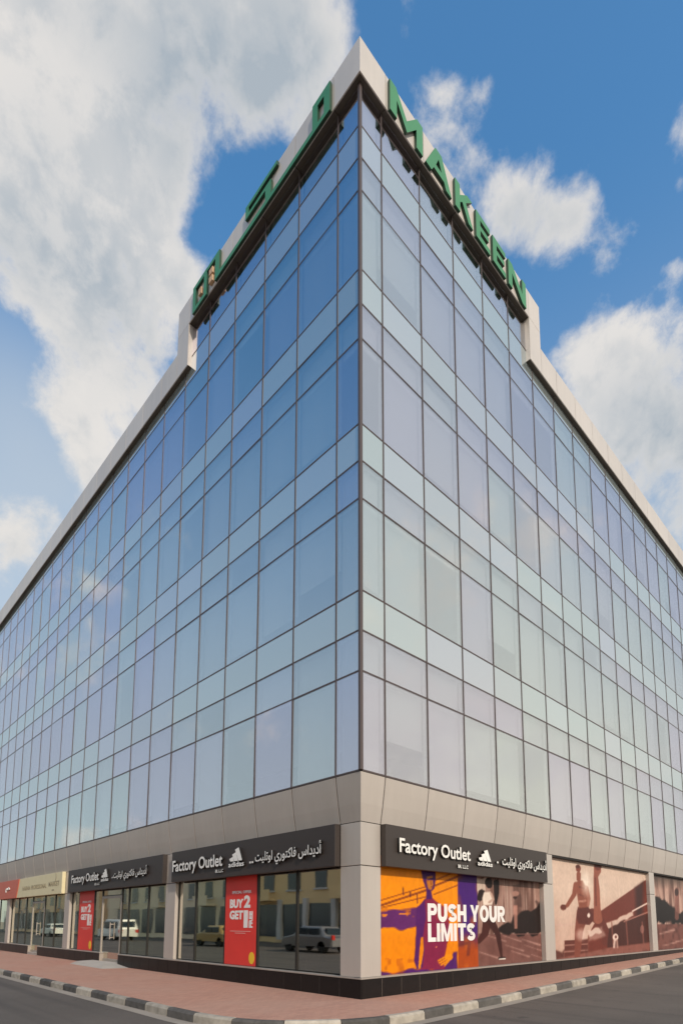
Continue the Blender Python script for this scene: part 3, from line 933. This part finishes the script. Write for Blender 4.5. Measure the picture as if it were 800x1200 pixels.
# poster one: duotone runner, then the city photograph
p = Painter(.775, 7.915, .42, 2.98, .028, 540, 1020, 7.27, (150, 104, 94))
street_scene(p, 140)
p.mixin(np.full(p.X.shape, .18), (70, 52, 48))
p.poly([(300, 470), (430, 455), (450, 395), (500, 370), (560, 340), (640, 300), (760, 250), (760, 545), (440, 548), (310, 520)], (52, 36, 33), .96, 14, 60)
p.poly([(430, 130), (500, 120), (500, 300), (440, 300)], (95, 66, 58), .6, 14, 40)
p.ell(465, 200, 30, 22, (185, 140, 125), .8); p.ell(460, 235, 18, 12, (70, 45, 40), .8)
p.poly([(445, 300), (480, 300), (480, 500), (455, 500)], (190, 138, 122), .8, 10)
p.line([(440, 548), (690, 545)], 4, (150, 110, 100), .7)
for a, b, w in ((520, 590, 9), (360, 560, 6), (430, 690, 8), (380, 640, 7), (230, 560, 6), (540, 640, 4), (160, 700, 9), (600, 720, 5)):
    p.line([(a, b), (a + 150, b + 48)], [w * .4, w], (206, 164, 150), .55, 10)
p.mixin(np.where(p.Y > 548, (p.nz(14) - .4) * .5, 0), (96, 60, 54))
p.poly([(135, 70), (215, 70), (220, 170), (135, 190)], (214, 190, 174), .8, 8, 30)
p.line([(235, 90), (240, 130)], 26, (48, 32, 30)); p.ell(232, 105, 30, 34, (58, 38, 34))
p.line([(300, 105), (302, 190), (296, 290)], [24, 22, 8], (48, 32, 30), .95)
p.line([(175, 190), (160, 240)], 26, (52, 34, 32), .9)
p.poly([(195, 190), (250, 185), (275, 250), (265, 300), (190, 300), (180, 240)], (228, 204, 188), 1, 10)
p.line([(255, 200), (275, 250), (240, 275)], 10, (196, 160, 144), .9)
p.poly([(185, 300), (275, 300), (285, 440), (190, 440)], (150, 110, 98), .9, 12)
p.line([(225, 430), (205, 540), (150, 610)], [40, 30, 20], (92, 52, 46)); p.line([(255, 440), (315, 550), (330, 640), (345, 735)], [36, 22, 18, 10], (84, 48, 43))
p.line([(325, 752), (372, 748)], 9, (60, 42, 40)); p.line([(325, 762), (376, 757)], 4, (225, 205, 192))
X2 = 146
p.poly([(-700, -100), (132, -100), (X2, 900), (-700, 900)], (92, 46, 122), 1, 4)
g = np.clip((p.Y - 520) / 160, 0, 1) * (p.X < X2 - (800 - p.Y) * .012)
p.mixin(g * .9, (188, 92, 26))
p.mixin(np.where(p.X < 138, np.clip((p.nz(9) - .55) * 1.6, 0, .6), 0), (205, 120, 40))
p.line([(-30, 640), (70, 620), (60, 720)], 14, (120, 60, 60), .6, 12)
p.frame(430, 1010, 6.154)
p.poly([(0, -50), (652, -50), (657, 900), (0, 900)], (236, 150, 10), 1, 4)
p.mixin(np.where(p.X < 655, np.clip((p.Y - 480) / 120, 0, .6), 0), (226, 138, 2))
for a, b, w in (((60, 292), (420, 182), 4), ((60, 330), (430, 206), 8), ((60, 345), (440, 250), 4), ((480, 140), (645, 68), 4), ((480, 178), (652, 108), 7), ((480, 238), (650, 172), 4)):
    p.line([a, b], w, (150, 78, 40), .9, 6)
p.line([(258, 190), (262, 240)], 4, (120, 60, 60)); p.line([(310, 225), (312, 255)], 5, (120, 60, 60)); p.line([(360, 235), (362, 300)], 4, (120, 60, 60))
p.poly([(60, 350), (360, 338), (380, 478), (220, 492), (130, 480), (60, 482)], (112, 52, 116), .96, 10, 30)
p.mixin(np.where((p.X < 380) & (p.Y > 325) & (p.Y < 400), np.clip((p.nz(26) - .55) * 2.5, 0, .7), 0), (214, 128, 40))
p.line([(235, 378), (310, 374)], 5, (226, 140, 40)); p.ell(125, 388, 22, 8, (226, 140, 40))
p.poly([(60, 800), (200, 800), (330, 770), (500, 775), (640, 640), (652, 640), (657, 900), (60, 900)], (96, 42, 116), .96, 14, 30)
p.mixin(np.where((p.Y > 700) & (p.X < 340), np.clip((p.nz(20) - .6) * 2, 0, .5), 0), (180, 96, 40))
p.poly([(395, 300), (420, 268), (470, 262), (500, 290), (560, 330), (592, 420), (585, 560), (560, 680), (560, 780), (385, 780), (405, 600), (385, 500)], (146, 50, 84), 1, 8)
p.poly([(420, 268), (395, 300), (356, 330), (350, 420), (357, 520), (340, 720), (360, 772), (402, 765), (412, 640), (400, 540), (420, 420)], (104, 44, 108), 1, 8, 10)
p.poly([(388, 548), (404, 548), (408, 640), (392, 740), (372, 748), (378, 640)], (232, 146, 10), .95, 5)
p.line([(382, 720), (378, 762)], 9, (226, 150, 30), .9); p.line([(368, 730), (362, 770)], 5, (104, 44, 108))
p.poly([(388, 60), (492, 60), (494, 130), (484, 196), (462, 216), (472, 268), (425, 275), (428, 205), (404, 140)], (96, 42, 110), 1, 7)
p.poly([(432, 110), (475, 104), (480, 170), (462, 205), (440, 196), (432, 150)], (224, 150, 40), .8, 10, 8)
p.line([(440, 130), (478, 126)], 7, (84, 36, 100)); p.line([(462, 180), (480, 178)], 3, (110, 50, 60)); p.line([(458, 140), (462, 165)], 3, (150, 80, 50))
p.ell(520, 500, 16, 14, (214, 120, 40), .8); p.ell(515, 470, 10, 12, (220, 128, 40), .8)
p.poly([(575, 590), (655, 590), (656, 650), (622, 655), (605, 705), (585, 690)], (226, 140, 16), .95, 8)
for a, b in (((560, 690), (515, 716)), ((575, 700), (522, 732)), ((585, 712), (535, 745)), ((590, 715), (560, 748))): p.line([a, b], 7, (230, 148, 20), .95)
p.ell(590, 690, 28, 24, (230, 148, 20))
p.poly([(478, 300), (560, 320), (600, 300), (650, 320), (652, 420), (560, 440), (500, 420)], (190, 92, 50), .35, 20)
p.ell(498, 615, 6, 6, (220, 130, 100))
post1 = p.build('shop_poster', 1.08, 'wide orange and purple poster with white capitals beside a running woman in brown')

def arc(cx, cy, rx, ry, a0, a1, n=9): return [(cx + rx * math.cos(R(a0 + (a1 - a0) * i / n)), cy + ry * math.sin(R(a0 + (a1 - a0) * i / n))) for i in range(n + 1)]
def stroke(path, t):
    """outline of an open stroke of thickness t"""
    L_, R_ = [], []
    for i, p in enumerate(path):
        a = path[max(i - 1, 0)]; b = path[min(i + 1, len(path) - 1)]
        dx, dy = b[0] - a[0], b[1] - a[1]; l = math.hypot(dx, dy); nx, ny = -dy / l * t / 2, dx / l * t / 2
        L_.append((p[0] + nx, p[1] + ny)); R_.append((p[0] - nx, p[1] - ny))
    return L_ + R_[::-1]
def glyph(ch, w, h):
    """heavy grotesque capitals in metres; pieces only butt against each other"""
    t = .122; b = .098
    if ch == 'I': return [[(0, 0), (w, 0), (w, h), (0, h)]]
    if ch == 'L': return [[(0, 0), (w, 0), (w, b), (t, b), (t, h), (0, h)]]
    if ch == 'T': m_ = w / 2; return [[(m_ - t / 2, 0), (m_ + t / 2, 0), (m_ + t / 2, h - b), (w, h - b), (w, h), (0, h), (0, h - b), (m_ - t / 2, h - b)]]
    if ch == 'H': y0, y1 = h / 2 - b / 2, h / 2 + b / 2; return [[(0, 0), (t, 0), (t, y0), (w - t, y0), (w - t, 0), (w, 0), (w, h), (w - t, h), (w - t, y1), (t, y1), (t, h), (0, h)]]
    if ch == 'Y': m_ = w / 2; return [[(m_ - t / 2, 0), (m_ + t / 2, 0), (m_ + t / 2, h * .40), (w, h), (w - t * 1.02, h), (m_, h * .60), (t * 1.02, h), (0, h), (m_ - t / 2, h * .40)]]
    if ch == 'M': q_ = .105; m_ = w / 2; return [[(0, 0), (q_, 0), (q_, h * .58), (m_ - .045, 0), (m_ + .045, 0), (w - q_, h * .58), (w - q_, 0), (w, 0), (w, h), (w - .135, h), (m_, h * .36), (.135, h), (0, h)]]
    if ch == 'U': r = (w - t) / 2; return [stroke([(t / 2, h), (t / 2, r + b / 2 + .01)] + arc(w / 2, r + b / 2, r, r, 180, 360, 12)[1:-1] + [(w - t / 2, r + b / 2 + .01), (w - t / 2, h)], t)]
    if ch == 'O':
        o = arc(w / 2, h / 2, w / 2, h / 2 + .006, 90, 270, 14); i_ = arc(w / 2, h / 2, w / 2 - t, h / 2 - b, 270, 90, 14)
        l = o + i_; return [l, [(w - x, y) for x, y in l]]
    if ch in 'PR':
        lo_ = h * .36; cy = (h + lo_) / 2; ry = (h - lo_) / 2; cx = w - ry * .95
        bowl = [(t, lo_)] + arc(cx, cy, w - cx, ry, -90, 90, 10) + [(t, h)] + [(t, h - b)] + arc(cx - .01, cy, w - cx - t + .01, ry - b, 90, -90, 8) + [(t, lo_ + b)]
        out = [[(0, 0), (t, 0), (t, h), (0, h)], bowl]
        if ch == 'R': out.append([(t + .03, lo_ - .0005), (cx + .01, lo_ - .0005), (w + .012, 0), (w - t * 1.08, 0)])
        return out
    if ch == 'S':
        k = t * .92
        path = arc(w / 2, h * .735, w / 2 - k / 2, h * .265 - b / 2, 12, 262, 14) + arc(w / 2, h * .265, w / 2 - k / 2, h * .265 - b / 2, 82, -168, 14)
        return [stroke(path, .105)]
WID = {'P': .36, 'U': .375, 'S': .365, 'H': .38, 'Y': .40, 'O': .42, 'R': .375, 'L': .30, 'I': .122, 'M': .48, 'T': .35}
for word, z, length in (('PUSH YOUR', 1.545, 3.40), ('LIMITS', 1.08, 1.94)):
    gap_ = (length - sum(WID.get(c, .12) for c in word)) / (len(word) - 1)
    x = 2.50
    for ch in word:
        if ch != ' ':
            me = poly_mesh('letter', glyph(ch, WID[ch], .425), .004, (M['whiteprint'], M['whiteprint']))
            link('letter', me, post1, Vector((x, GZ - .0005, z)) - post1.location, (R(90), 0, 0))
        x += WID.get(ch, .12) + gap_

# poster two: brown photograph of two runners on stadium steps
p = Painter(8.545, 16.925, .42, 3.585, .034, 640, 1000, 6.154, (212, 182, 164))
p.mixin(np.clip((p.Y - 300) / 500, 0, .5), (186, 144, 128))
p.mixin(np.clip((p.nz(4) - .5) * .5, 0, .3), (230, 204, 186))
BR = (128, 68, 56)
p.poly([(60, 700), (110, 715), (130, 690), (130, 780), (60, 780)], (104, 60, 52), .9, 16, 20)
p.poly([(130, 632), (300, 620), (300, 760), (130, 760)], (112, 62, 53), .95, 6)
for y in (668, 712): p.line([(130, y), (300, y - 12)], 5, (176, 130, 116), .8)
p.poly([(390, 420), (780, 150), (790, 800), (300, 760), (300, 600)], BR, 1, 6)
p.poly([(640, 250), (700, 205), (690, 640), (650, 640)], (66, 40, 38), .7, 30)
p.poly([(430, 520), (760, 430), (770, 650), (440, 690)], (92, 54, 47), .95, 12)
p.poly([(300, 560), (420, 515), (500, 478), (620, 424), (626, 456), (500, 514), (420, 560), (305, 605)], (214, 182, 166), .95, 10, 16)
p.line([(620, 420), (760, 345)], 5, (222, 192, 178)); p.line([(560, 495), (760, 415)], 4, (176, 126, 112))
for x in (470, 575, 690): p.line([(x, 500), (x + 12, 660)], 5, (150, 98, 86), .7)
p.ell(690, 550, 14, 30, (170, 120, 108), .7)
p.poly([(60, 768), (460, 682), (790, 640), (790, 800), (60, 800)], (150, 98, 86), 1, 12)
p.mixin(np.where((p.Y > 690), np.clip((p.nz(16) - .5) * .8, 0, .4), 0), (104, 60, 52))
p.line([(70, 520), (420, 505)], 6, (206, 170, 156), .5)
# front runner
SK = (150, 92, 74)
p.line([(262, 430), (235, 560), (222, 740)], [44, 30, 20], (140, 84, 70)); p.line([(330, 440), (390, 500), (425, 560), (420, 650)], [40, 34, 26, 18], (120, 66, 56))
p.poly([(226, 390), (300, 385), (352, 470), (310, 520), (232, 510), (216, 470)], (112, 62, 54), 1, 8)
p.poly([(206, 225), (232, 196), (262, 200), (288, 250), (304, 330), (296, 392), (236, 398), (222, 310)], SK, 1, 8)
p.line([(232, 190), (232, 150)], 15, SK); p.ell(230, 112, 18, 26, (140, 80, 64)); p.ell(226, 98, 17, 14, (96, 52, 44), .8)
p.line([(212, 225), (200, 300), (150, 380)], [17, 16, 13], SK); p.ell(122, 392, 22, 22, (120, 68, 56))
p.line([(288, 250), (306, 330), (300, 380)], [14, 12, 9], (170, 114, 96), .9)
p.line([(238, 245), (270, 255)], 6, (120, 70, 58), .7); p.line([(236, 300), (268, 312)], 5, (122, 72, 60), .6); p.line([(240, 350), (280, 345)], 8, (196, 146, 128), .7)
p.ell(282, 225, 26, 70, (246, 226, 210), .55, 1.2); p.ell(250, 590, 34, 40, (222, 190, 176), .6, .9); p.ell(305, 450, 10, 16, (236, 212, 198), .9)
p.poly([(298, 560), (410, 520), (424, 590), (300, 640)], (214, 182, 168), .5, 20, 30)
# second runner behind, arm raised
p.line([(366, 80), (368, 130), (356, 170), (362, 260), (366, 400), (372, 480)], [24, 26, 16, 22, 24, 32], (158, 98, 80)); p.line([(352, 180), (358, 380)], 5, (120, 68, 56), .8); p.ell(372, 92, 26, 34, (118, 64, 54), .7)
# ring-shaped figure
p.ell(498, 608, 20, 26, (226, 196, 182)); p.ell(500, 606, 9, 12, (140, 90, 80)); p.line([(492, 630), (488, 680)], 8, (214, 180, 166), .9); p.line([(508, 630), (512, 680)], 7, (190, 150, 136), .8)
p.build('shop_poster', 1.12, 'wide brown sepia poster of two bare chested runners, between two pillars without a sign')

# poster three: the city photograph again, cut by the frame
p = Painter(17.505, 25.74, .42, 3.585, .06, 680, 980, 6.667, (150, 104, 94))
st = p.nz(2, 8); st2 = p.nz(3, 16)
p.c[:] = (200, 160, 144)
p.mixin(np.clip((st - .4) * 2, 0, .8), (110, 76, 66)); p.mixin(np.clip((st2 - .6) * 2.4, 0, .8), (226, 194, 178))
p.mixin(np.clip(1 - (p.Y - 300) / 120, 0, .8), (90, 72, 62))
p.poly([(560, 470), (640, 490), (700, 540), (760, 600), (900, 580), (1200, 560), (1200, 690), (560, 680)], (46, 32, 30), .97, 14, 50)
p.poly([(560, 690), (1200, 690), (1200, 950), (560, 950)], (140, 94, 84), 1, 8)
p.mixin(np.where(p.Y > 690, np.clip((p.nz(12) - .4), 0, .6), 0), (90, 56, 50))
for a, b, w in ((620, 765, 9), (740, 830, 7), (640, 860, 5)): p.line([(a, b), (a + 110, b - 30)], [w * .4, w], (206, 164, 150), .7, 10)
p.line([(752, 420), (752, 640)], 16, (150, 100, 88), .8); p.ell(750, 440, 16, 30, (70, 46, 42), .8); p.ell(812, 620, 34, 34, (60, 42, 40), .9)
p.build('shop_poster', 1.0, 'dark brown poster of trees and paving at the right edge of the photo')

# frames around the posters on the right side
for a, b, zt in ((W1, PIL[0][0], 3.0), (PIL[0][1], PIL[1][0], ZB - .07), (PIL[1][1], PIL[2][0], ZB - .07)):
    mb = MB(); fbox(mb, RIGHT, a + .002, b - .002, GZ + .007, GZ + .08, .419, zt)
    link('poster_backing', mb.mesh('poster_backing', M['frame']), bld)
    if zt > 3.2:
        box_part('head_trim', RIGHT, a + .003, b - .003, DG + .01, GZ + .006, zt + .002, zt + .05, M['joint'], bld)
    else: box_part('lintel', RIGHT, a + .005, b - .005, GZ + .0, .6, 2.985, ZB - .065, M['joint'], bld)

# ---- red sale banners
def banner(s0, s1, z0, z1, label):
    root = empty('sale_banner', P(LEFT, (s0 + s1) / 2, GZ, z0), label, 'banner', 'red sale banners in the shop windows')
    d = .03
    link('banner_sheet', fbox(MB(), LEFT, s0, s1, GZ - d, GZ - d + .006, z0, z1).mesh('banner_sheet', M['red']), root, -root.location)
    w = s1 - s0; h = z1 - z0
    k = w / 1.44
    def put(name, me, fx, fz): link(name, me, root, Vector(P(LEFT, s1 - fx * w, GZ - d - .002, z0 + fz * h)) - root.location, face_rot(LEFT))
    put('lettering', text_mesh('lettering', 'SPECIAL OFFER', .62 * w, .030 * h, .003, (M['whiteprint'],), .02), .22, .742)
    put('lettering', text_mesh('lettering', 'BUY', .44 * w, .095 * h, .003, (M['whiteprint'],), .05), .15, .590)
    put('lettering', text_mesh('lettering', '2', .20 * w, .130 * h, .003, (M['whiteprint'],), .05), .615, .590)
    put('lettering', text_mesh('lettering', 'GET', .44 * w, .095 * h, .003, (M['whiteprint'],), .05), .15, .470)
    put('lettering', text_mesh('lettering', '1', .13 * w, .180 * h, .003, (M['whiteprint'],), .05), .615, .385)
    fr = text_mesh('lettering', 'FREE', .170 * h, .11 * w, .003, (M['whiteprint'],), .05)
    o = link('lettering', fr, root, Vector(P(LEFT, s1 - .895 * w, GZ - d - .002, z0 + .385 * h)) - root.location)
    o.rotation_euler = (Matrix.Rotation(R(-90), 3, 'Z') @ Matrix.Rotation(R(90), 3, 'X') @ Matrix.Rotation(R(90), 3, 'Z')).to_euler()
    put('fine_print', poly_mesh('fine_print', [[(0, .05), (.66 * w, .05), (.66 * w, .065), (0, .065)]], .003, (M['redline'],)), .18, .325)
    put('fine_print', poly_mesh('fine_print', [[(.16 * w, 0), (.5 * w, 0), (.5 * w, .015), (.16 * w, .015)]], .003, (M['redline'],)), .18, .325)
    r_ = .085 * w
    put('sticker', poly_mesh('sticker', [[(r_ + r_ * math.cos(t), r_ * 1.25 + r_ * 1.25 * math.sin(t)) for t in np.linspace(0, 2 * math.pi, 18)[:-1]]], .004, (M['yellow'],)), .80, .02)
banner(3.90, 5.31, .43, 2.90, 'large red sale banner in the window nearest the corner')
banner(14.55, 16.05, .43, 2.90, 'red sale banner in the farther window beside the glass door')

# ---- concrete ramp at the door
mb = MB()
mb.v = [(.12, 10.9, .004), (.12, 12.25, .12), (.12, 14.0, .12), (.12, 15.6, .004), (-.62, 14.2, .004), (-.68, 11.1, .004), (-.16, 12.3, .115), (-.16, 13.9, .115),
        (.12, 10.9, -.05), (.12, 15.6, -.05), (-.62, 14.2, -.05), (-.68, 11.1, -.05)]
mb.f = [(0, 1, 6, 5), (1, 2, 7, 6), (2, 3, 4, 7), (6, 7, 4, 5), (0, 3, 2, 1), (0, 5, 11, 8), (5, 4, 10, 11), (4, 3, 9, 10), (8, 11, 10, 9), (0, 8, 9, 3)]
mb.f[4] = (0, 3, 2, 1); mb.mi = [0] * len(mb.f)
c = Vector((-.2, 13, 0)); mb.v = [tuple(Vector(v) - c) for v in mb.v]
tag(link('concrete_ramp', mb.mesh('concrete_ramp', M['concrete']), None, c), 'small pale concrete ramp on the red pavement at the glass shop door', 'ramp')

# ------------------------------------------------------------------ roof letters
ZR = 21.52; HR = .90
root = empty('roof_sign', (4.2, -E_P, ZR), 'green capital letters along the right-hand parapet of the roof corner', 'sign')
for ch, a, b in (('M', .82, 2.12), ('A', 2.24, 3.40), ('K', 3.58, 4.46), ('E', 4.63, 5.38), ('E', 5.54, 6.28), ('N', 6.45, 7.55)):
    # each letter drawn as a polygon on a unit square
    t = .24
    w = b - a
    q = .30 if ch in 'EK' else .22
    sh = {'M': [[(0, 0), (.20, 0), (.20, .60), (.50, .02), (.80, .60), (.80, 0), (1, 0), (1, 1), (.82, 1), (.50, .40), (.18, 1), (0, 1)]],
          'A': [[(0, 0), (.22, 0), (.29, .20), (.71, .20), (.78, 0), (1, 0), (.62, 1), (.38, 1)]],
          'K': [[(0, 0), (.27, 0), (.27, .36), (.40, .48), (.74, 0), (1.0, 0), (.60, .64), (.97, 1), (.68, 1), (.27, .62), (.27, 1), (0, 1)]],
          'E': [[(0, 0), (1, 0), (1, .20), (.30, .20), (.30, .42), (.90, .42), (.90, .60), (.30, .60), (.30, .80), (1, .80), (1, 1), (0, 1)]],
          'N': [[(0, 0), (.21, 0), (.21, .62), (.78, 0), (1, 0), (1, 1), (.79, 1), (.79, .38), (.22, 1), (0, 1)]]}[ch]
    if ch == 'A':      # the counter of the A is a real hole: two legs, bar and top
        sh = [[(0, 0), (.22, 0), (.30, .20), (.39, .40), (.5, .74), (.5, 1), (.38, 1)], [(1, 0), (.78, 0), (.70, .20), (.61, .40), (.5, .74), (.5, 1), (.62, 1)], [(.301, .20), (.699, .20), (.611, .40), (.389, .40)]]
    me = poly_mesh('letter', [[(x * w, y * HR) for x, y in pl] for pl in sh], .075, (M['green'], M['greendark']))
    link('letter', me, root, Vector((a, -E_P - .012, ZR)) - root.location, face_rot(RIGHT))

root = empty('roof_sign', (-E_P, 4.2, ZR), 'green angular Arabic lettering along the left-hand parapet of the roof corner', 'sign')
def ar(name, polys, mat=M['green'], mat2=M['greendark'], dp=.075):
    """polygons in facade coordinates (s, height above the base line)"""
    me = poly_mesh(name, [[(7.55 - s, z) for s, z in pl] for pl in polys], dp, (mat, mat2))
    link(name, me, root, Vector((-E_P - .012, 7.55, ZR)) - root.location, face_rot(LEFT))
def rect(s0, s1, z0, z1): return [(s0, z0), (s1, z0), (s1, z1), (s0, z1)]
T = .15
ar('letter', [rect(.80, 1.02, T, .66), rect(1.26, 1.46, T, .66), rect(.80, 1.46, .661, .86), rect(.80, 2.98, 0, .149)])                      # meem and the base line
ar('letter', [rect(2.981, 4.40, 0, .149), rect(3.22, 3.48, .15, .50), rect(3.22, 4.46, .501, .62), rect(4.30, 4.46, .621, .80), rect(2.95, 4.46, .801, .93)])   # kaf
ar('letter', [rect(4.401, 6.12, 0, .149), rect(5.88, 6.12, .15, .80), rect(5.88, 6.60, .801, .93)])                                          # ya
ar('letter', [rect(6.62, 6.80, .13, .80), rect(7.32, 7.50, .13, .80), rect(6.62, 7.50, .801, .95), rect(6.62, 7.50, -.02, .129)])              # noon
ar('letter_dot', [rect(6.26, 6.46, .46, .66)], M['dotbeige'], M['dotbeige'], .09)
ar('letter_dot', [rect(6.26, 6.46, .17, .37)], M['dotbeige'], M['dotbeige'], .09)
ar('letter_dot', [rect(6.98, 7.14, .36, .60)], M['dotbeige'], M['dotbeige'], .07)

# ------------------------------------------------------------------ the other side of the street (seen only mirrored in the shop windows)
def house(name, y0, y1, x, h, mat, label, floors, arches):
    root = empty(name, (x, (y0 + y1) / 2, 0), label, 'building')
    link('wall', MB().box((-9, y0 - root.location.y, -.5), (0, y1 - root.location.y, h)).mesh('wall', mat), root)
    link('roof', MB().box((-9.2, y0 - root.location.y - .2, h), (.35, y1 - root.location.y + .2, h + .35)).mesh('roof', mat), root)
    fh = h / floors
    wm = MB().box((-.10, -.7, -.8), (.04, .7, .8)).mesh('window', M['winblue'])
    fm = MB().box((-.05, -.85, -.95), (.12, .85, -.82)).mesh('sill', M['ceiling'])
    gm = MB().box((-.10, -1.3, -1.4), (.05, 1.3, 1.3)).mesh('window', M['winblue'])
    bm_ = MB().box((0, -1.3, -.18), (1.0, 1.3, 0)).box((.92, -1.3, 0), (1.0, 1.3, .75)).mesh('balcony', mat)
    am = MB().box((0, -.25, -1.6), (.3, .25, 1.7)).mesh('pilaster', M['ceiling'])
    for f in range(floors):
        y = y0 + 2.2; i = 0
        while y < y1 - 1.5:
            z = f * fh + (1.7 if f == 0 else fh * .55)
            w = link('window', gm if f == 0 else wm, root, (0, y - root.location.y, z))
            if f: link('sill', fm, w)
            if f and i % 3 == 1: link('balcony', bm_, root, (0, y - root.location.y, f * fh + .25))
            if f == 0 and arches: link('pilaster', am, root, (0, y - root.location.y + 1.65, z))
            y += 3.3; i += 1
house('corner_house', 6, 34, -20.5, 9.6, M['stucco'], 'ochre three storey house across the street, mirrored in the shop window by the corner', 3, True)
house('terrace_house', 36, 66, -20.8, 9.0, M['stucco2'], 'pale house with balconies across the street, mirrored in the shop window with the door', 3, False)
house('terrace_house', 68, 112, -20.5, 8.6, M['stucco3'], 'pinkish house across the street, mirrored in the farthest shop window', 3, True)

def car(x, y, mat, label, van=False):
    root = empty('parked_van' if van else 'parked_car', (x, y, -.14), label, 'van' if van else 'car')
    L = 4.5 if not van else 4.9
    if van: prof_ = [(-L / 2, .35), (-L / 2, 1.0), (-L / 2 + .25, 1.85), (1.0, 1.9), (1.75, 1.15), (L / 2 - .05, 1.0), (L / 2, .5), (L / 2 - .1, .32)]
    else: prof_ = [(-L / 2, .35), (-L / 2 + .02, .82), (-L / 2 + .55, .92), (-L / 2 + 1.1, 1.42), (.35, 1.45), (1.1, .95), (L / 2 - .15, .80), (L / 2, .5), (L / 2 - .1, .30)]
    loops = []
    for xx, tw in ((-.88, .0), (-.80, 0.0), (.80, 0.0), (.88, 0.0)):
        sc_ = .94 if abs(xx) > .85 else 1
        loops.append([(xx if z < 1.05 else xx * .86, yy * sc_, .32 + (z - .32) * (sc_ if z > .4 else 1)) for yy, z in prof_])
    link('body', MB().loft(loops).mesh('body', mat, bevel=.02), root)
    gz0, gz1 = (1.08, 1.68) if van else (.98, 1.34)
    gy0, gy1 = (-L / 2 + .5, 1.0) if van else (-L / 2 + 1.0, .55)
    for sx in (-1, 1):
        g = MB(); g.box((sx * .80, gy0, gz0), (sx * .885, (gy0 + gy1) / 2 - .04, gz1)); g.box((sx * .80, (gy0 + gy1) / 2 + .04, gz0), (sx * .885, gy1, gz1))
        link('side_window', g.mesh('side_window', M['winblue'], bevel=.02), root)
        link('tail_light', MB().box((sx * .62, -L / 2 - .02, .72), (sx * .84, -L / 2 + .1, .98)).mesh('tail_light', M['lampred']), root)
        for yy in (-1.4, 1.4):
            ws = MB(); n_ = 18
            ws.loft([[(sx * .70 + dx, yy + .33 * math.cos(t) * k_, .33 + .33 * math.sin(t) * k_) for t in np.linspace(0, 2 * math.pi, n_, endpoint=False)] for dx, k_ in ((-.1, .9), (-.1, 1), (.1 + sx * .08, 1), (.1 + sx * .08, .9))])
            wh = link('wheel', ws.mesh('wheel', M['tyre']), root)
    link('rear_window', MB().box((-.62, -L / 2 + (.05 if van else .62), gz0), (.62, -L / 2 + (.2 if van else .8), gz1)).mesh('rear_window', M['winblue']), root)
car(-13.4, 27.5, M['caryellow'], 'ochre yellow car parked across the street, mirrored in the shop window by the corner')
car(-13.2, 17.0, M['cargrey'], 'grey car parked across the street, mirrored near the corner pillar')
car(-13.4, 45.0, M['carwhite'], 'white van parked across the street, mirrored in the window with the door', True)
car(-13.3, 62.0, M['carwhite'], 'white car parked across the street, mirrored in the farthest window')
